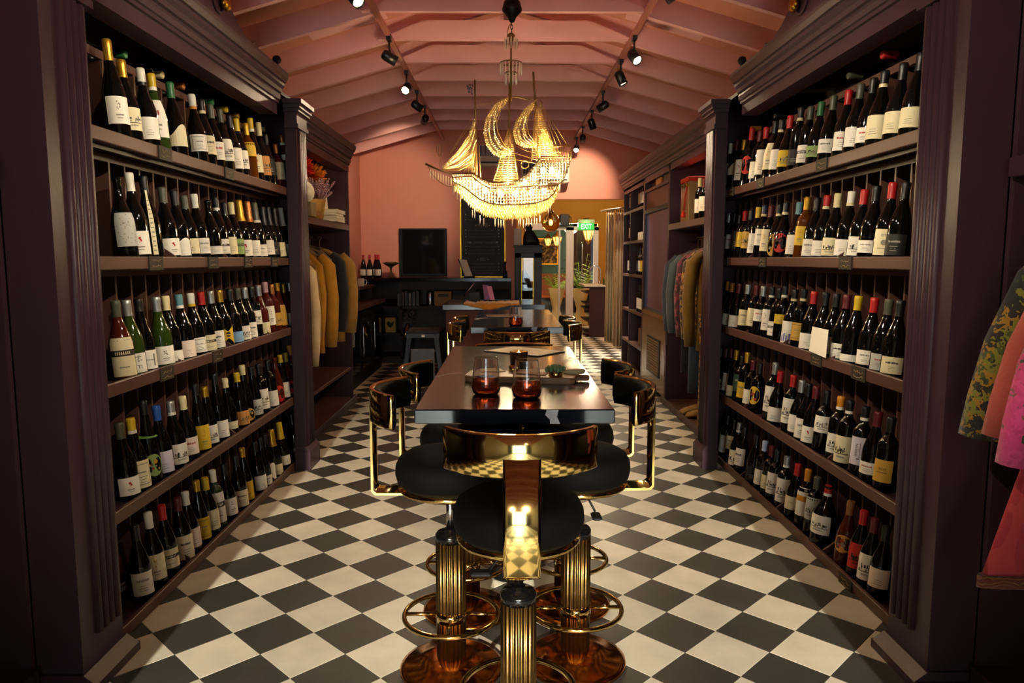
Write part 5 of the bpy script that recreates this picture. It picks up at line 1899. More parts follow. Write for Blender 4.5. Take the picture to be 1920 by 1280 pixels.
o3 = garment('pink_robe', 'bright pink satin robe with leafy print, nearest the viewer', 'robe', P_PINKF, 1.60, 1.775, 1.36, 0.55, 1, half=0.19, thick=0.035, sleeve=0.42, zrail=1.5, seed=23, flare=1.5, splay=0.10)
o4 = garment('red_dress', 'long red dress with animal-print trim, lowest in the near alcove', 'dress', P_RED, 1.62, 1.85, 1.2, 0.74, 1, half=0.19, thick=0.018, sleeve=0, zrail=1.5, seed=24, flare=2.1)
rb = MB().loft([[(0.372 * (abs(cos(a)) ** 0.6) * (1 if cos(a) > 0 else -1), 0.024 * (abs(sin(a)) ** 0.75) * (1 if sin(a) > 0 else -1), z) for a in [2 * pi * k / 24 for k in range(24)]] for z in (0.0, 0.035)], 0, True)
rb.build('tiger_trim', P_TIG, o4)
o = MB().tube([(1.5, 1.0, 1.5), (1.5, 2.10, 1.5)], 0.012, 8).build('clothes_rail', M_BRASS)
tag(o, 'brass clothes rail carrying the robes in the near right alcove', 'rail')

# ---------------------------------------------------------------- things on the upper wardrobe shelves
ZS = 1.6385
M_FEO = mat('orange_feather', '#f08a28', 0.9, var=0.3, scale=40)
M_FER = mat('red_feather', '#d82a18', 0.9, var=0.3, scale=40)
t = thing('feather_bunch', 'orange and red dried feather flowers on the left wardrobe shelf', 'flowers', (-1.65, 6.02, ZS))
rf = random.Random(3)
MB().lathe([(0, 0), (0.05, 0), (0.07, 0.06), (0.05, 0.14), (0.035, 0.17), (0.03, 0.17), (0, 0.1)], 14, cap=False).build('dark_vase', M_BLACK, t)


def fluff(name, c, rad, m, n):
    mb = MB()
    for k in range(n):
        d = Vector((rf.gauss(0, 1), rf.gauss(0, 1), rf.gauss(0, 1))).normalized()
        p = Vector(c) + d * rad * rf.uniform(0.55, 1.0)
        u = d.cross(Vector((rf.random(), rf.random(), rf.random()))).normalized() * 0.012
        q = Vector(c) + d * rad * 0.1
        mb.add([q, p * 0.6 + Vector(c) * 0.4 + u, p + d * 0.012, p * 0.6 + Vector(c) * 0.4 - u], [(0, 1, 2, 3)])
    return mb.build(name, m, t, recalc=False)


fluff('orange_plume', (0.05, 0.0, 0.34), 0.15, M_FEO, 800)
fluff('red_plume', (0.02, -0.14, 0.40), 0.12, M_FER, 500)
fluff('red_plume', (0.0, 0.28, 0.34), 0.12, M_FER, 500)
fluff('orange_plume', (0.05, 0.14, 0.28), 0.11, M_FEO, 420)
MB().tube([(0, 0, 0.1), (0.03, 0.0, 0.3)], 0.006, 5).build('stem', C_OLIVE, t)
o = MB().ball((0, 0, 0.075), 0.075, 16, sq=(0.9, 0.9, 1.05)).build('white_skull_ornament', mat('white_ceramic', '#e6dfc8', 0.4))
o.name = 'white_ornament'
o.location = (-1.475, 5.45, ZS + 0.10)
tag(o, 'rounded white ornament beside the feathers on the left wardrobe shelf', 'ornament')
o = MB().cbox(-0.06, -0.07, 0, 0.06, 0.07, 0.103, 0.004).build('grey_box', mat('grey_card_box', '#8a7a5c', 0.7))
o.location = (-1.475, 5.45, ZS)
tag(o, 'small grey box under the white ornament on the wardrobe shelf', 'box')
t = thing('lavender_pot', 'dried lavender in a woven brown pot on the left wardrobe shelf', 'plant', (-1.485, 5.80, ZS))
MB().lathe([(0, 0), (0.05, 0), (0.072, 0.15), (0.066, 0.15), (0.046, 0.01), (0, 0.01)], 20, cap=False).build('pot', mat('woven_pot', '#9a7030', 0.7, var=0.4, scale=70, bump=0.4, bscale=90), t)
mb = MB()
for k in range(130):
    a = rf.uniform(0, 2 * pi)
    q = rf.uniform(0.0, 1.0)
    h = rf.uniform(0.20, 0.32)
    tip = Vector((0.15 * q * cos(a), 0.15 * q * sin(a), h))
    base = Vector((0.03 * cos(a), 0.03 * sin(a), 0.13))
    mb.tube([base, tip], 0.0018, 3)
    for w in range(5):
        p = base.lerp(tip, 0.6 + 0.1 * w)
        mb.gem(p, 0.008, 0.009)
mb.build('lavender', mat('dried_lavender', '#a8808a', 0.9, var=0.3, scale=30), t, recalc=False)
M_BK = mat('cream_book', '#dccda8', 0.7, var=0.15, scale=20)
z = ZS
for i, (h, dy, w) in enumerate(((0.028, 0.0, 0.12), (0.022, 0.015, 0.115), (0.02, -0.012, 0.11), (0.03, 0.02, 0.12))):
    t = thing('book', 'cream book lying in the stack on the left wardrobe shelf, ' + ['lowest', 'second from the bottom', 'second from the top', 'topmost'][i], 'book', (-1.53, 6.32 + dy, z), 0, 'stacked cream books')
    MB().box(-w, -0.16, 0, w, 0.16, 0.003).build('cover', M_BK, t)
    MB().box(-w, -0.16, h - 0.003, w, 0.16, h).build('cover', M_BK, t)
    MB().box(-w + 0.004, -0.155, 0.003, w - 0.004, 0.155, h - 0.003).build('pages', M_PAPER, t)
    z += h + 0.001
o = MB().prism([(-0.16, 0), (0.13, 0), (0.06, 0.2), (-0.13, 0.2)], 'x', -0.03, 0.02).build('white_booklet', M_PAPER)
o.location = (-1.56, 6.28, z)
tag(o, 'white booklet propped on top of the stacked cream books', 'booklet')

# right wardrobe shelf: gift box and wrapped things
t = thing('gift_box', 'red-edged clear gift box with ribbon and tassel on the right shelf', 'box', (1.62, 6.28, ZS))
MB().cbox(-0.11, -0.14, 0, 0.11, 0.14, 0.33, 0.004).build('box_shell', mat('clear_plastic', '#b89870', 0.15, trans=0.4), t)
MB().cbox(-0.115, -0.145, 0.33, 0.115, 0.145, 0.37, 0.004).build('red_lid', mat('red_card', '#b82818', 0.5), t)
mb = MB()
mb.tube([(-0.115, -0.10, 0.30), (-0.118, -0.05, 0.22), (-0.118, -0.02, 0.1)], 0.006, 5)
mb.lathe([(0.004, 0.1), (0.02, 0.06), (0.022, 0.04), (0.0, 0.04)], 8, o=(-0.125, -0.02, 0))
mb.build('red_tassel', mat('red_tassel', '#d83020', 0.7), t)
MB().tube([(-0.116, -0.12, 0.29), (-0.12, -0.06, 0.32), (-0.12, 0.02, 0.29), (-0.118, 0.1, 0.31)], 0.008, 6).build('gold_ribbon', M_GOLD, t)
t = thing('wrapped_sack', 'grey-brown cloth sack slumped at the near end of the right shelf', 'sack', (1.56, 5.24, ZS))
MB().loft([[(0.08 * k * cos(a), 0.11 * k * sin(a) + oy, z) for a in [2 * pi * q / 12 for q in range(12)]] for k, z, oy in ((0.95, 0, 0), (1.1, 0.06, 0), (1.0, 0.14, 0.0), (0.75, 0.2, -0.01), (0.35, 0.24, -0.02))], 0, True).build('sack_body', cloth('sack_cloth', '#6a5a3c', 0.3), t)
MB().tube([(0, -0.02, 0.235), (0, -0.03, 0.27)], [0.02, 0.03], 8).build('sack_neck', MATS['sack_cloth'], t)
# cooler top niche
t = thing('wicker_box', 'amber patterned tin box in the niche above the cooler', 'box', (1.6, 7.35, 2.05))
MB().cbox(-0.1, -0.12, 0, 0.1, 0.12, 0.105, 0.005).build('tin_body', mat('amber_tin', '#c07a28', 0.3, var=0.5, scale=25), t)
MB().cbox(-0.104, -0.124, 0.105, 0.104, 0.124, 0.118, 0.003).build('tin_lid', M_PAPER, t)
o = MB().cbox(-0.1, -0.16, 0, 0.1, 0.16, 0.085, 0.004).build('brown_box', mat('brown_card', '#5a3a2a', 0.6))
o.location = (1.63, 7.66, 2.05)
tag(o, 'low brown box behind the amber tin above the cooler', 'box')
o = MB().cbox(-0.1, -0.12, 0, 0.1, 0.12, 0.12, 0.004).build('grey_carton', mat('grey_carton', '#6a5c54', 0.6))
o.location = (1.6, 6.98, 2.05)
tag(o, 'grey-brown carton nearest the wardrobe, above the cooler', 'box')
o = MB().cbox(-0.08, -0.1, 0, 0.08, 0.1, 0.09, 0.004).build('white_carton', M_PAPER)
o.location = (1.58, 8.33, 1.54)
tag(o, 'white carton in the second niche of the bottle shelf unit', 'box')
for k in range(3):
    o = MB().cbox(-0.1, -0.03, 0, 0.1, 0.03, 0.2, 0.003).build('slim_box', mat('tan_box', '#7a5a3a', 0.6))
    o.location = (1.6, 8.1 + 0.075 * k, 0.35)
    tag(o, 'slim tan box in the lowest niche of the shelf unit, ' + ['nearest', 'middle', 'farthest'][k], 'box', 'slim boxes in the low niche')
# ---------------------------------------------------------------- bottles
# per row: x, y, height, capsule/band, shape, glass, label bottom, label top, label colour, label print, row
BOT = {
'L1': """-1.397 2.72 0.36 G b d 0.059 0.157 W e 0
-1.485 2.844 0.349 K b d 0.097 0.179 W n 1
-1.397 2.806 0.311 G b d 0.055 0.138 C k 0
-1.397 2.95 0.317 W/K b d 0.047 0.127 W p 0
-1.397 3.036 0.319 Y/W b g 0.068 0.215 W e 0
-1.397 3.2 0.323 g b d 0.051 0.154 C w 0
-1.485 3.479 0.36 e b d 0.086 0.163 C p 1
-1.397 3.416 0.322 W/O b d 0.06 0.138 W b 0
-1.397 3.515 0.32 K/C b d 0.068 0.148 C t 0
-1.397 3.618 0.319 e b d 0.058 0.14 W r 0
-1.397 3.741 0.32 e b d 0.061 0.169 W k 0
-1.397 3.864 0.316 K b d 0.044 0.143 W p 0
-1.397 3.959 0.315 Y b d 0.056 0.15 W k 0
-1.397 4.102 0.318 G x a 0.139 0.212 Y p 0
-1.397 4.187 0.36 Y/W b d 0.062 0.154 C e 0
-1.397 4.322 0.36 C b d 0.063 0.165 A k 0
-1.397 4.43 0.316 K b d 0.075 0.173 K p 0
-1.397 4.607 0.285 c x r 0.071 0.173 C p 0
-1.397 4.761 0.359 c/W f r 0.2 0.23 W p 0""",
'L2': """-1.397 2.723 0.305 d b d 0.051 0.178 g v 0
-1.397 2.819 0.33 W b d 0.022 0.115 W e 0
-1.397 2.926 0.33 K b d 0.022 0.272 C s 0
-1.397 3.073 0.3 e b d 0.023 0.085 W e 0
-1.397 3.181 0.297 K b d 0.021 0.102 W w 0
-1.397 3.276 0.285 e b d 0.027 0.096 C p 0
-1.397 3.385 0.299 W b d 0.027 0.099 W t 0
-1.397 3.533 0.285 d b d 0.03 0.064 W p 0
-1.397 3.629 0.305 K/W b d 0.032 0.097 W n 0
-1.397 3.733 0.289 K b d 0.026 0.115 C p 0
-1.397 3.83 0.298 C b d 0.027 0.111 G n 0
-1.397 3.948 0.318 G c d 0.024 0.111 W e 0
-1.397 4.075 0.321 c c d 0.026 0.104 W p 0
-1.397 4.188 0.323 e/W c d 0.026 0.085 W t 0
-1.397 4.32 0.312 K c d 0.029 0.11 W p 0
-1.397 4.422 0.317 K c d 0.03 0.108 K p 0
-1.397 4.539 0.32 K c d 0.026 0.103 C p 0
-1.397 4.669 0.328 W c d 0.027 0.094 W p 0""",
'L3': """-1.397 2.661 0.287 e b r 0.012 0.151 C n 0
-1.397 2.739 0.285 s b g 0.012 0.085 W TI 0
-1.397 2.827 0.285 K f d 0.012 0.083 W POU 0
-1.397 2.97 0.285 s b g 0.012 0.09 W e 0
-1.397 3.052 0.285 C b d 0.012 0.057 W p 0
-1.397 3.175 0.285 t/W b d 0.012 0.09 P p 0
-1.397 3.294 0.285 W/Y b d 0.015 0.088 W b 0
-1.397 3.405 0.285 r b d 0.012 0.084 C n 0
-1.397 3.516 0.285 s b d 0.012 0.098 W t 0
-1.397 3.624 0.285 G b d 0.012 0.114 Y V 0
-1.397 3.756 0.285 K b d 0.012 0.07 B p 0
-1.397 3.868 0.285 e b d 0.013 0.085 W k 0
-1.397 3.973 0.285 s b d 0.012 0.099 W t 0
-1.397 4.078 0.285 K x d 0.076 0.156 W k 0
-1.397 4.193 0.287 s b r 0.012 0.08 C p 0
-1.397 4.314 0.302 P x r 0.052 0.161 W e 0
-1.397 4.43 0.285 c x r 0.041 0.116 O k 0
-1.397 4.54 0.29 G f r 0.027 0.155 O p 0
-1.397 4.661 0.286 G b r 0.016 0.099 g v 0
-1.397 4.79 0.287 s x r 0.013 0.079 W p 0""",
'L4': """-1.397 2.636 0.285 e b d 0.015 0.086 W e 0
-1.397 2.718 0.285 Y/W b d 0.022 0.121 C b 0
-1.397 2.824 0.329 K f d 0.029 0.124 G o 0
-1.397 2.922 0.29 b b d 0.024 0.105 L p 0
-1.397 3.047 0.285 s/W b d 0.017 0.105 W k 0
-1.397 3.161 0.285 C b d 0.025 0.108 P r 0
-1.397 3.3 0.314 K f d 0.012 0.121 Y e 0
-1.397 3.396 0.285 G f d 0.015 0.108 W k 0
-1.397 3.524 0.328 K f d 0.012 0.096 W p 0
-1.397 3.645 0.285 C f d 0.029 0.066 C p 0
-1.397 3.808 0.289 Y f d 0.012 0.084 A k 0
-1.397 3.897 0.314 C f d 0.012 0.082 O o 0
-1.397 4.025 0.287 K f d 0.018 0.107 g k 0
-1.397 4.144 0.285 K x d 0.027 0.14 W k 0
-1.397 4.305 0.285 K x d 0.012 0.104 W p 0
-1.397 4.433 0.285 d f r 0.012 0.114 R o 0
-1.397 4.545 0.285 Y f d 0.017 0.11 W p 0
-1.397 4.656 0.285 Y b r 0.032 0.103 R o 0
-1.397 4.761 0.32 o x r 0.021 0.134 A p 0""",
'L5': """-1.397 2.702 0.296 K b d 0.034 0.114 W t 0
-1.485 2.79 0.285 e b r 0.012 0.046 L n 1
-1.397 2.811 0.31 W b d 0.037 0.141 C e 0
-1.397 2.923 0.299 r b d 0.035 0.122 C n 0
-1.397 3.062 0.285 m b d 0.023 0.119 C t 0
-1.397 3.14 0.285 W b d 0.041 0.123 P p 0
-1.397 3.258 0.301 G f d 0.029 0.128 Y b 0
-1.397 3.353 0.285 Y b d 0.04 0.133 C p 0
-1.397 3.445 0.295 W x g 0.042 0.191 W n 0
-1.397 3.58 0.285 K b d 0.026 0.111 W e 0
-1.397 3.738 0.285 K b d 0.023 0.102 C t 0
-1.397 3.839 0.3 G f d 0.017 0.118 Y e 0
-1.397 4.03 0.285 K b d 0.012 0.097 W p 0
-1.397 4.122 0.285 K b d 0.012 0.069 W t 0
-1.397 4.202 0.285 K b d 0.02 0.12 W w 0
-1.397 4.323 0.285 G c d 0.012 0.078 C p 0
-1.397 4.479 0.295 Y c d 0.033 0.09 W p 0
-1.397 4.745 0.294 K b d 0.018 0.106 K k 0""",
'R1': """1.437 4.862 0.33 W x d 0.062 0.195 W p 0
1.437 4.745 0.332 m x d 0.115 0.204 C w 0
1.437 4.591 0.313 G x d 0.059 0.191 W e 0
1.437 4.464 0.36 r x d 0.083 0.19 R o 0
1.525 4.679 0.358 N x d 0.084 0.183 W n 1
1.437 4.307 0.317 m x d 0.044 0.135 W p 0
1.437 4.209 0.318 r x d 0.055 0.191 W p 0
1.437 4.072 0.327 K b d 0.07 0.202 C e 0
1.437 3.971 0.315 K/C b d 0.048 0.156 W p 0
1.437 3.856 0.316 r b d 0.051 0.136 Y k 0
1.437 3.724 0.33 K/C x d 0.044 0.126 K p 0
1.437 3.602 0.309 e x d 0.044 0.119 W n 0
1.437 3.483 0.307 g b d 0.052 0.103 G k 0
1.437 3.353 0.306 e b d 0.049 0.114 W t 0
1.437 3.206 0.297 r b d 0.039 0.118 W r 0
1.437 3.101 0.301 e b d 0.04 0.12 W p 0
1.437 2.994 0.296 K b d 0.042 0.095 W r 0
1.437 2.908 0.303 K/C b d 0.041 0.132 C p 0
1.437 2.774 0.297 K b d 0.041 0.12 C p 0
1.437 2.661 0.304 K b d 0.04 0.116 C p 0""",
'R2': """1.437 4.848 0.306 s x d 0.056 0.155 C p 0
1.437 4.734 0.303 K x d 0.071 0.164 W r 0
1.437 4.623 0.285 K x d 0.066 0.176 K p 0
1.437 4.524 0.301 r x d 0.084 0.172 Y p 0
1.437 4.409 0.297 K x d 0.071 0.168 O k 0
1.437 4.286 0.306 Y x d 0.04 0.153 W p 0
1.437 4.183 0.308 N/C x d 0.082 0.174 W t 0
1.437 4.078 0.296 m x d 0.052 0.166 C e 0
1.437 3.952 0.296 K/C b d 0.017 0.135 O o 0
1.437 3.861 0.3 K/C b d 0.043 0.138 R o 0
1.437 3.683 0.287 t b d 0.029 0.126 W p 0
1.437 3.591 0.307 G x a 0.068 0.163 Y e 0
1.437 3.475 0.293 K b d 0.019 0.099 W t 0
1.437 3.368 0.293 r/C b d 0.016 0.091 W p 0
1.437 3.261 0.293 C b d 0.024 0.101 C k 0
1.437 3.132 0.292 W/C b d 0.015 0.09 W p 0
1.437 3.018 0.289 r b d 0.015 0.099 W k 0
1.437 2.922 0.293 K b d 0.025 0.077 W t 0
1.437 2.801 0.295 r b d 0.02 0.116 C IST 0
1.437 2.708 0.285 K b d 0.023 0.097 K t 0""",
'R3': """1.437 4.813 0.291 o x d 0.013 0.103 A o 0
1.437 4.724 0.285 o b d 0.012 0.088 W p 0
1.437 4.583 0.285 m b d 0.014 0.088 W p 0
1.525 4.778 0.285 K b d 0.012 0.061 N p 1
1.437 4.413 0.286 s x d 0.041 0.135 C t 0
1.437 4.261 0.285 m x d 0.044 0.153 C p 0
1.437 4.148 0.286 s x d 0.09 0.148 W r 0
1.437 4.009 0.285 K/W x d 0.047 0.161 W e 0
1.437 3.9 0.285 K x d 0.028 0.107 W n 0
1.437 3.827 0.296 K/W x d 0.097 0.144 Y p 0
1.437 3.693 0.286 K/C b d 0.012 0.124 W f 0
1.437 3.58 0.29 K/C x d 0.038 0.126 O b 0
1.437 3.461 0.285 r b d 0.012 0.086 W p 0
1.437 3.332 0.285 K b d 0.015 0.083 W t 0
1.437 3.224 0.285 K b d 0.02 0.091 W p 0
1.437 3.123 0.285 m b d 0.012 0.073 W t 0
1.437 3.022 0.285 Y b d 0.012 0.042 W p 0
1.437 2.888 0.285 r b d 0.015 0.077 W t 0
1.437 2.778 0.285 e b d 0.013 0.079 g r 0
1.437 2.695 0.285 K b d 0.012 0.076 C t 0""",
'R4': """1.437 4.92 0.285 K x d 0.11 0.152 C p 0
1.437 4.811 0.29 m x d 0.012 0.088 C n 0
1.437 4.699 0.31 m x d 0.03 0.142 W p 0
1.437 4.595 0.305 G x d 0.012 0.085 C p 0
1.437 4.474 0.285 K x d 0.07 0.169 H t 0
1.437 4.39 0.317 G x d 0.042 0.136 Y t 0
1.437 4.268 0.286 m x d 0.029 0.118 W p 0
1.437 4.156 0.285 K x d 0.043 0.153 Y o 0
1.437 3.928 0.32 s x d 0.056 0.196 W k 0
1.437 3.842 0.285 r b d 0.019 0.095 W p 0
1.437 3.664 0.294 r x d 0.05 0.173 W k 0
1.437 3.556 0.285 s b d 0.029 0.117 W p 0
1.437 3.474 0.285 K b d 0.023 0.117 W t 0
1.437 3.388 0.285 m b d 0.015 0.093 W e 0
1.437 3.272 0.285 K x d 0.092 0.173 W k 0
1.437 3.132 0.285 o/W x d 0.036 0.124 W k 0
1.437 3.045 0.285 K/W x d 0.019 0.13 C k 0
1.437 2.912 0.285 K/W x d 0.044 0.158 L u 0
1.437 2.811 0.285 m b d 0.04 0.088 W r 0
1.437 2.71 0.285 K x d 0.034 0.126 O SCO 0""",
'R5': """1.437 4.722 0.285 K x d 0.041 0.154 W p 0
1.437 4.588 0.285 K x d 0.093 0.179 C t 0
1.437 4.487 0.285 s/W b d 0.021 0.111 W k 0
1.437 4.378 0.285 K b d 0.052 0.149 W t 0
1.437 4.163 0.285 K b d 0.022 0.107 K p 0
1.437 4.027 0.285 B x d 0.034 0.123 W p 0
1.437 3.917 0.285 m x d 0.045 0.128 C p 0
1.437 3.835 0.285 K x d 0.052 0.16 W k 0
1.437 3.702 0.285 s/W x d 0.052 0.172 W k 0
1.437 3.559 0.285 r b d 0.056 0.125 C ISA 0
1.437 3.436 0.293 o x d 0.07 0.201 W q 0
1.437 3.331 0.288 e x d 0.088 0.193 g k 0
1.437 3.211 0.285 r/W m d 0.065 0.152 W k 0
1.437 2.994 0.285 Q b r 0.066 0.144 A o 0
1.437 2.878 0.285 r b d 0.048 0.154 R k 0
1.437 2.789 0.285 m b d 0.04 0.147 W k 0
1.437 2.702 0.285 K b d 0.046 0.124 P p 0""",
}
CAPC = {'G': ('gold', '#c0922c'), 'W': ('white', '#e2dccb'), 'C': ('cream', '#d8c894'), 'K': ('black', '#141416'), 'g': ('green', '#2f6a3c'), 'Y': ('yellow', '#c9a81c'), 'b': ('blue', '#27509a'), 'B': ('pale blue', '#a8b8d8'), 'r': ('red', '#b01c1e'), 'm': ('maroon', '#5a1620'), 's': ('silver', '#a8a8a6'), 'o': ('orange', '#b8501c'), 'e': ('olive-grey', '#4a4a3c'), 't': ('teal', '#5a8a92'), 'c': ('copper', '#b5713c'), 'P': ('pink', '#b98a94'), 'N': ('navy', '#232a44'), 'Q': ('cork-brown', '#8a5a30'), 'O': ('orange', '#c88018'), 'd': ('bare glass', None)}
LABC = {'W': ('white', '#efe7d6'), 'C': ('cream', '#e6d8ae'), 'Y': ('yellow', '#dcb428'), 'P': ('blush', '#ecd6c4'), 'O': ('ochre', '#c89a3c'), 'G': ('green', '#8aa45c'), 'B': ('light blue', '#7fa8cc'), 'L': ('lilac', '#d8d0dc'), 'N': ('navy', '#2e3348'), 'R': ('red', '#c8281e'), 'K': ('black', '#1c1a18'), 'g': ('grey', '#b4b4aa'), 'A': ('orange', '#d8944a'), 'H': ('dark green', '#1f3a30')}
GLC = {'d': ('dark', '#070908'), 'g': ('green', '#2a3a12'), 'r': ('rosé', '#4a1810'), 'a': ('amber', '#5a2c08')}
DES = {'p': 'plain', 't': 'printed', 'e': 'crested', 'n': 'banded', 'b': 'bordered', 'k': 'scenic', 's': 'long strip', 'v': 'vine-patterned', 'w': 'torn-edged', 'o': 'oval', 'r': 'red-lettered', 'V': 'hourglass-shaped', 'f': 'blue-figured', 'u': 'upright-lettered', 'q': 'orange-banded', 'TI': 'black-lettered', 'POU': 'bold-lettered', 'IST': 'bold-lettered', 'SCO': 'black-lettered', 'ISA': 'thin-lettered'}
BODY = {
    'b': ([(0, 0.004), (0.03, 0.0), (0.0385, 0.004), (0.0405, 0.012), (0.0405, 0.13), (0.0385, 0.15), (0.033, 0.172), (0.026, 0.195), (0.0195, 0.216), (0.0152, 0.236), (0.0142, 0.262), (0.0142, 0.284), (0.0158, 0.286), (0.0158, 0.296), (0.013, 0.30), (0, 0.30)], 0.238),
    'm': ([(0, 0.004), (0.042, 0.0), (0.05, 0.005), (0.053, 0.015), (0.053, 0.14), (0.05, 0.165), (0.04, 0.19), (0.028, 0.215), (0.02, 0.232), (0.0168, 0.246), (0.0155, 0.264), (0.0155, 0.284), (0.017, 0.286), (0.017, 0.296), (0.014, 0.30), (0, 0.30)], 0.25),
    'x': ([(0, 0.004), (0.028, 0.0), (0.0355, 0.004), (0.0375, 0.012), (0.0375, 0.178), (0.0365, 0.192), (0.033, 0.204), (0.025, 0.216), (0.0175, 0.226), (0.0148, 0.238), (0.0142, 0.262), (0.0142, 0.284), (0.0158, 0.286), (0.0158, 0.296), (0.013, 0.30), (0, 0.30)], 0.24),
    'f': ([(0, 0.004), (0.027, 0.0), (0.0345, 0.004), (0.0365, 0.012), (0.0365, 0.118), (0.0345, 0.14), (0.030, 0.165), (0.0245, 0.19), (0.0195, 0.214), (0.0162, 0.236), (0.0142, 0.262), (0.0142, 0.284), (0.0158, 0.286), (0.0158, 0.296), (0.013, 0.30), (0, 0.30)], 0.25),
    'c': ([(0, 0.004), (0.031, 0.0), (0.0405, 0.004), (0.043, 0.013), (0.043, 0.122), (0.041, 0.142), (0.0355, 0.165), (0.0275, 0.19), (0.0208, 0.214), (0.0175, 0.236), (0.0165, 0.258), (0.018, 0.272), (0.018, 0.278), (0.0178, 0.284), (0.0165, 0.296), (0, 0.30)], 0.195),
}


def rad(sh, z):
    pr = BODY[sh][0]
    for (r0, z0), (r1, z1) in zip(pr[2:], pr[3:]):
        if z0 <= z <= z1:
            return r0 + (r1 - r0) * (z - z0) / (z1 - z0 + 1e-9)
    return pr[3][0]


def gmat(g):
    n, c = GLC[g]
    return mat('bottle_glass_' + g, c, 0.05, spec=0.5)


M_INK = mat('label_ink', '#2a2622', 0.7)
M_INKG = mat('label_ink_grey', '#8a8272', 0.7)
M_INKR = mat('label_ink_red', '#b0301c', 0.7)
M_INKO = mat('label_ink_ochre', '#c88a28', 0.6)
M_INKB = mat('label_ink_blue', '#6a68a8', 0.7)
MC = {}


def body_me(sh, g):
    k = ('b', sh, g)
    if k not in MC:
        MC[k] = MB().lathe(BODY[sh][0], 20, cap=False).mesh('bottle')
        MC[k].materials.append(gmat(g))
    return MC[k]


def cap_me(sh, cap):
    k = ('c', sh, cap)
    if k not in MC:
        a, _, b = cap.partition('/')
        zb = BODY[sh][1]
        pr = []
        zs = [zb, zb + 0.012, zb + 0.024, 0.2835, 0.285, 0.297, 0.3008]
        mb = MB()
        e = 0.0009
        pts = [(rad(sh, z) + e, z) for z in zs if z < 0.283] + [(0.0166 if sh != 'c' else 0.019, 0.2845), (0.0166 if sh != 'c' else 0.0186, 0.297), (0.014, 0.3012), (0, 0.3014)]
        mb.lathe(pts, 16, cap=False)
        if b:
            mb.lathe([(rad(sh, zb) + e + 0.0006, zb), (rad(sh, zb + 0.013) + e + 0.0006, zb + 0.013)], 16, 1, cap=False)
        me = mb.mesh('capsule')
        me.materials.append(mat('capsule_' + CAPC[a][0].replace(' ', '_'), CAPC[a][1], 0.38 if a not in 'sGc' else 0.3, 0.0 if a not in 'sGc' else 0.6))
        if b:
            me.materials.append(mat('capsule_' + CAPC[b][0].replace(' ', '_'), CAPC[b][1], 0.4))
        MC[k] = me
    return MC[k]


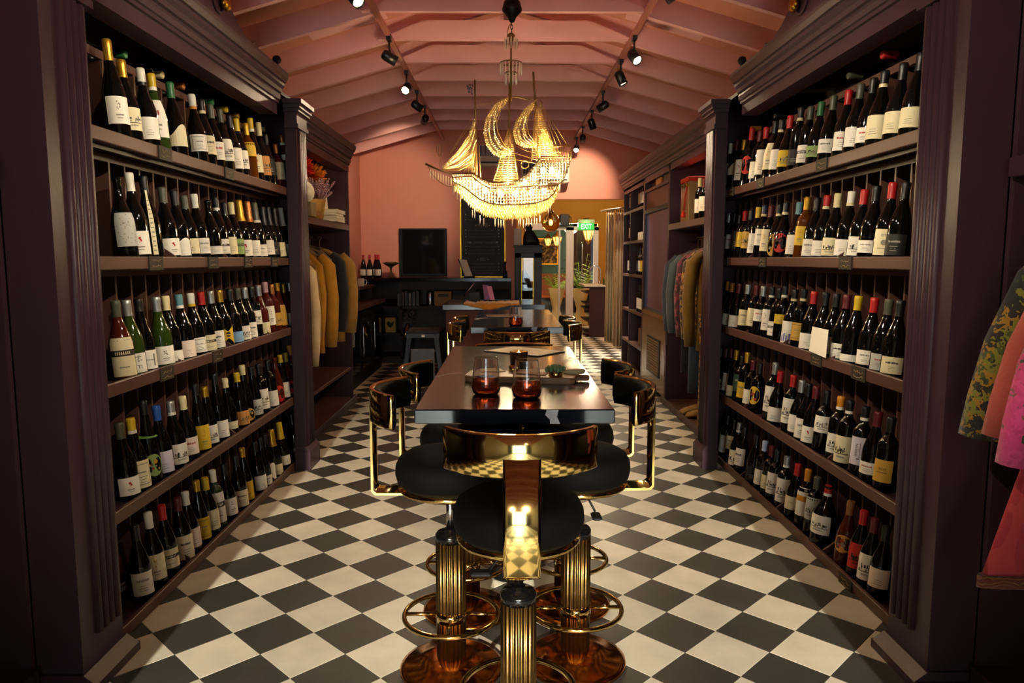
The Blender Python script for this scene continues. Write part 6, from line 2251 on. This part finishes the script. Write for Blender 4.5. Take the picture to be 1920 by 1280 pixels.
def label_me(sh, lo, hi, lc, de):
    k = ('l', sh, lo, hi, lc, de)
    if k in MC:
        return MC[k]
    mb = MB()
    A = {'s': 0.22, 'n': 1.15, 'o': 1.0, 'u': 0.85}.get(de, 1.05)

    def P(u, v, e=0.0008):
        """u in -1..1 across the label, v in 0..1 up it"""
        z = lo + (hi - lo) * v
        a = -pi / 2 + A * u
        r = rad(sh, z) + e
        return (r * cos(a), r * sin(a), z)

    def patch(u0, u1, v0, v1, mi, e=0.0013, nu=None, nv=1):
        nu = nu or max(1, int(abs(u1 - u0) * A / 0.22))
        g = [[P(u0 + (u1 - u0) * i / nu, v0 + (v1 - v0) * j / nv, e) for i in range(nu + 1)] for j in range(nv + 1)]
        vs = [p for r in g for p in r]
        mb.add(vs, [(j * (nu + 1) + i, j * (nu + 1) + i + 1, (j + 1) * (nu + 1) + i + 1, (j + 1) * (nu + 1) + i) for j in range(nv) for i in range(nu)], mi, True)

    def disc(u, v, ru, mi, e=0.0014, n=14):
        rv = ru * A * rad(sh, lo) / (hi - lo)
        vs = [P(u + ru * cos(2 * pi * q / n), min(1, max(0, v + rv * sin(2 * pi * q / n))), e) for q in range(n)]
        mb.add(vs, [tuple(range(n))], mi)

    def words(s, u, v, h, mi, wide=1.0, up=False):
        vs, fs = text_faces(s)
        q = h / (A * rad(sh, lo)) * wide
        hv = h / (hi - lo)
        if up:
            mb.add([P(u - y * q / wide, v + x * hv, 0.0016) for x, y in vs], fs, mi)
        else:
            mb.add([P(u + x * q, v + y * hv, 0.0016) for x, y in vs], fs, mi)
    nv = max(1, int((hi - lo) / 0.02)) if hi > 0.12 else 1
    rq = random.Random(hash((lc, de)) % 999 + int(lo * 1000))
    rq = random.Random(len(de) * 7 + ord(lc) + int(lo * 1000) + ord(de[0]))
    if de == 'o':
        n = 18
        c = [P(cos(2 * pi * q / n), 0.5 + 0.5 * sin(2 * pi * q / n)) for q in range(n)]
        mid = P(0, 0.5, 0.0012)
        mb.add(c + [mid], [(q, (q + 1) % n, n) for q in range(n)], 0, True)
        for q in range(7):
            disc(rq.uniform(-0.5, 0.5), rq.uniform(0.3, 0.75), rq.uniform(0.1, 0.22), rq.choice([3, 4, 2]))
    elif de == 'w':
        for i in range(8):
            u0, u1 = -1 + i / 4, -1 + (i + 1) / 4
            h0, h1 = [0.7 + 0.25 * math.sin(2.2 * u + 0.5) for u in (u0, u1)]
            mb.add([P(u0, 0), P(u1, 0), P(u1, h1), P(u0, h0)], [(0, 1, 2, 3)], 0, True)
    elif de == 'V':
        for i in range(8):
            u0, u1 = -1 + i / 4, -1 + (i + 1) / 4
            f = lambda u: 0.16 + 0.34 * abs(u)
            mb.add([P(u0, 0.5 - f(u0)), P(u1, 0.5 - f(u1)), P(u1, 0.5 + f(u1)), P(u0, 0.5 + f(u0))], [(0, 1, 2, 3)], 0, True)
        disc(0, 0.52, 0.3, 1)
        patch(-0.3, 0.3, 0.48, 0.53, 0, 0.0018)
    else:
        patch(-1, 1, 0, 1, 0, 0.0008, None, nv)
    if de in ('p', 't', 'b', 'r', 'f', 'u'):
        mi = {'p': 2, 't': 1 if rq.random() < 0.45 else 2, 'b': 2, 'r': 3, 'f': 2, 'u': 2}[de]
        if de in ('t', 'r'):
            v = 0.6
            u = -0.5
            while u < 0.45:
                w = rq.uniform(0.06, 0.13)
                patch(u, u + w, v, v + rq.uniform(0.07, 0.12), mi)
                u += w + 0.035
        if de != 'u':
            for q in range(3):
                w = rq.uniform(0.15, 0.4)
                v = 0.2 + q * 0.1
                patch(-w, w, v, v + 0.022, 2)
    if de == 'b':
        for u0, u1, v0, v1 in ((-0.75, 0.75, 0.12, 0.14), (-0.75, 0.75, 0.86, 0.88), (-0.75, -0.72, 0.12, 0.88), (0.72, 0.75, 0.12, 0.88)):
            patch(u0, u1, v0, v1, 1)
        patch(-0.35, 0.35, 0.55, 0.6, 2)
    if de == 'e':
        em = rq.choice([3, 2, 4, 1, 2]) if lc == 'W' else 4
        for q in range(9):
            disc(rq.uniform(-0.16, 0.16), rq.uniform(0.52, 0.82), rq.uniform(0.03, 0.08), em)
        patch(-0.3, 0.3, 0.3, 0.35, 2)
        patch(-0.22, 0.22, 0.2, 0.23, 2)
    if de == 'n':
        patch(-1, 1, 0.52, 0.68, 1)
        u = -0.55
        while u < 0.5:
            patch(u, u + 0.07, 0.56, 0.64, 0, 0.0017)
            u += 0.14
        patch(-0.35, 0.35, 0.22, 0.25, 2)
    if de == 'k':
        for q in range(16):
            u = rq.uniform(-0.7, 0.6)
            v = rq.uniform(0.34, 0.5)
            patch(u, u + rq.uniform(0.05, 0.2), v, v + rq.uniform(0.03, 0.16), 1 if q % 2 else 2, 0.0012 + q * 0.00004)
        patch(-0.8, 0.8, 0.32, 0.35, 1)
        u = -0.4
        while u < 0.4:
            patch(u, u + 0.08, 0.18, 0.25, 2)
            u += 0.12
    if de == 'v':
        for q in range(40):
            disc(rq.uniform(-0.9, 0.9), rq.uniform(0.05, 0.95), 0.05, 2, 0.0011 + q * 0.00002, 6)
    if de == 's':
        for q in range(12):
            patch(-0.6, 0.6, 0.06 + q * 0.07, 0.075 + q * 0.07, 2)
    if de == 'f':
        for q in range(5):
            u = -0.7 + q * 0.32
            patch(u, u + 0.2, 0.08, 0.36 + 0.08 * (q % 2), 5)
            disc(u + 0.1, 0.5 + 0.08 * (q % 2), 0.05, 5)
    if de == 'q':
        patch(-1, 1, 0.52, 0.72, 4)
        disc(0.3, 0.93, 0.2, 2)
    if de == 'u':
        patch(0.3, 0.36, 0.25, 0.8, 1)
        patch(0.05, 0.36, 0.2, 0.24, 1)
        for q in range(8):
            patch(-0.2, 0.08, 0.3 + q * 0.06, 0.335 + q * 0.06, 2)
    if de == 'TI':
        words('TI', 0.25, 0.2, 0.02, 1)
        for q in range(14):
            disc(rq.uniform(0.0, 0.5), rq.uniform(0.5, 0.95), 0.06, 2, 0.0011 + q * 0.00003, 8)
    if de == 'POU':
        words('POUILLY', 0.05, 0.45, 0.0095, 1)
        patch(0.3, 0.5, 0.15, 0.8, 2, 0.0011)
    if de == 'IST':
        words('IST', -0.1, 0.72, 0.0125, 1, 1.1)
        disc(0, 0.48, 0.26, 2)
        patch(-0.5, 0.3, 0.24, 0.27, 2)
    if de == 'SCO':
        words('SCO', 0.05, 0.55, 0.013, 1)
        patch(-0.5, 0.5, 0.42, 0.44, 1)
    if de == 'ISA':
        words('ISA', 0.1, 0.5, 0.012, 2)
    me = mb.mesh('label')
    me.materials.append(mat('label_' + LABC[lc][0].replace(' ', '_'), LABC[lc][1], 0.6))
    if lc in 'KNH':
        ink = [mat('label_ink_pale', '#a8a090', 0.6)] * 5
    elif lc == 'R':
        ink = [M_INK, M_INK, M_INK, M_INK, M_INK]
    else:
        ink = [M_INK, M_INKG, M_INKR, M_INKO, M_INKB]
    for m in ink:
        me.materials.append(m)
    MC[k] = me
    return me


def bottle(loc, H, cap, sh, gl, lo, hi, lc, de, spin, tilt, label, group, flat=None):
    o = link_mesh('wine_bottle', body_me(sh, gl))
    o.location = loc
    k = round(H / 0.3, 2)
    o.scale = (1, 1, k)
    o.rotation_euler = (Matrix.Rotation(tilt, 3, 'Y') @ Matrix.Rotation(spin, 3, 'Z')).to_euler() if flat is None else flat
    tag(o, label, 'bottle', group)
    if cap != 'd':
        link_mesh('capsule', cap_me(sh, cap), o)
    if lc:
        lo2, hi2 = max(0.014, round(lo / k, 2)), round(hi / k, 2)
        link_mesh('label', label_me(sh, lo2, max(hi2, lo2 + 0.03), lc, de), o)
    return o


ORD = 'first second third fourth fifth sixth seventh eighth ninth tenth eleventh twelfth thirteenth fourteenth fifteenth sixteenth seventeenth eighteenth nineteenth twentieth twenty-first'.split()
TIER = {1: 'top', 2: 'second', 3: 'middle', 4: 'fourth', 5: 'lowest'}
rb_ = random.Random(12)
for key, tabl in BOT.items():
    s = -1 if key[0] == 'L' else 1
    n = int(key[1])
    rows = [l.split() for l in tabl.strip().splitlines()]
    rows.sort(key=lambda r: float(r[1]))
    zb = ZT[n] - 0.0195 if n < 5 else 0.0185
    for i, r in enumerate(rows):
        x, y, H = float(r[0]), float(r[1]), float(r[2])
        cap, sh, gl, lo, hi, lc, de, row = r[3], r[4], r[5], float(r[6]), float(r[7]), r[8], r[9], int(r[10])
        ca = cap.split('/')[0]
        capw = 'bare-necked' if ca == 'd' else CAPC[ca][0].replace(' ', '-') + '-capped'
        lab = '%s %s bottle, %s %s label, %s shelf of %s bookcase, %s from entrance' % (capw, GLC[gl][0], DES[de], LABC[lc][0], TIER[n], 'left' if s < 0 else 'right', ORD[i])
        if row == 1:
            y = 2.36 + 0.1 + 0.115 * (round((y - 2.46 - 0.0575) / 0.115)) + 0.0575
            x = s * (RAIL[s] + 0.195)
        th = R(5.0) * s
        spin = (R(42) if s < 0 else R(-42)) + rb_.uniform(-0.22, 0.22)
        bottle((x, y, zb + 0.0415 * math.sin(abs(th))), H, cap, sh, gl, lo, hi, lc, de, spin, th, lab, ('%s shelf bottles, %s bookcase' % (TIER[n], 'left' if s < 0 else 'right')))

# necks of bottles lying on top of the bins
for s, y, z, cap, lab in ((-1, 3.00, 2.125, 'g', 'green'), (-1, 3.22, 2.122, 'd', 'dark glass'), (-1, 3.31, 2.122, 'C', 'cream'), (-1, 3.52, 2.122, 'c', 'copper'), (-1, 3.86, 2.122, 'g', 'dark green'), (-1, 4.05, 2.122, 'Y', 'yellow'), (-1, 4.22, 2.122, 'G', 'gold'), (-1, 4.66, 2.122, 'C', 'pale'),
                          (1, 3.02, 2.135, 'r', 'red'), (1, 3.31, 2.125, 'e', 'olive'), (1, 4.20, 2.122, 'K', 'black'), (1, 4.60, 2.122, 'o', 'orange')):
    o = bottle((s * 1.80, y, z + 0.002), 0.3, cap, 'b', 'd', 0, 0, None, 'p', 0, 0, '%s-necked bottle lying flat on top of the bins, %s bookcase' % (lab.replace(' ', '-'), 'left' if s < 0 else 'right'), 'bottles lying on the bins', flat=(0, R(-90) * s, 0))

# bottles elsewhere
for i, (px, yy, h) in enumerate(((683, 9.45, 0.29), (695, 9.45, 0.29), (706, 9.52, 0.295), (711, 9.42, 0.29))):
    x = (px - 950) * yy / 1370
    bottle((x, yy, 1.0905), h, 'r', 'b', 'd', 0.03, 0.105, 'W', 'p', R(-6), 0, 'red-capped dark bottle on the back bar, ' + ['first from the left', 'second from the left', 'third, partly hidden', 'last beside the compote dish'][i], 'red-capped bottles on the back bar')
for i, (y, cap, sh, h, lc, x, lab) in enumerate(((5.95, 'C', 'x', 0.33, 'W', 1.55, 'cream-capped bottle leaning by the gift box on the right wardrobe shelf'), (5.82, 'm', 'x', 0.31, 'W', 1.55, 'maroon-capped bottle in the middle of the right wardrobe shelf'), (5.60, 'G', 'b', 0.36, 'C', 1.56, 'tall gold-capped bottle on the right wardrobe shelf'), (5.44, 'm', 'x', 0.32, 'R', 1.68, 'maroon-capped bottle behind the cloth sack on the right wardrobe shelf'))):
    bottle((x, y, ZS + 0.0008), h, cap, sh, 'd', 0.06, 0.17, lc, 'p', R(-40), 0, lab, 'bottles on the right wardrobe shelf')
o = bottle((1.56, 5.17, ZS + 0.245), 0.01, 'd', 'b', 'd', 0, 0, None, 'p', 0, 0, 'x', None) if False else None
k = 0
for z, ys, caps, labs in ((1.9, (8.12, 8.22, 8.34), 'YrC', 'WWC'), (1.15, (8.15, 8.27, 8.4), 'YKK', 'YWN'), (0.73, (8.12, 8.22, 8.33), 'KKK', 'WWW'), (1.92, (8.95,), 'K', 'W'), (1.54, (8.95,), 'Y', 'W'), (1.15, (8.98,), 'K', 'W')):
    for y, cp, lc in zip(ys, caps, labs):
        zz = {1.92: 1.9}.get(z, z)
        k += 1
        lab = '%s-capped bottle with %s label in the %s niche of the shelf unit, %s column, %s' % (CAPC[cp][0], LABC[lc][0], {1.9: 'top', 1.54: 'second', 1.15: 'third', 0.73: 'fourth'}[zz], 'near' if y < 8.7 else 'far', ['nearest', 'middle', 'rear'][min(2, ys.index(y))])
        bottle((1.52, y, zz + 0.0008), 0.3, cp, 'x', 'd', 0.04, 0.16, lc, 'p', R(-35), 0, lab, 'bottles in the far shelf unit')

# white price card leaning on the middle ledge of the right bookcase
o = MB().prism([(-0.088, 0.0), (0.088, 0.012), (0.082, 0.16), (-0.082, 0.16)], 'x', -0.001, 0.001).build('paper_sign', M_PAPER)
o.location = (1.372, 3.18, 0.845)
o.rotation_euler = (0, R(4), 0)
o.location = (1.366, 3.18, 0.905)
o.location.z = 0.9052
o.scale = (1, 1, 0.75)
tag(o, 'blank white paper sign propped on the middle ledge, right bookcase', 'sign')
# green neck tag like a collar
o = MB().loft([[(0.022 * cos(a), 0.022 * sin(a), 0) for a in [2 * pi * q / 14 for q in range(14)]], [(0.04 * cos(a), 0.04 * sin(a), -0.006) for a in [2 * pi * q / 14 for q in range(14)]]], 0, True, cap=False).build('neck_tag', mat('tag_green', '#7aa84a', 0.6))
o.location = (-1.415, 2.82, 0.445 + 0.195)
tag(o, 'green paper collar round a bottle neck, fourth shelf of left bookcase', 'tag')
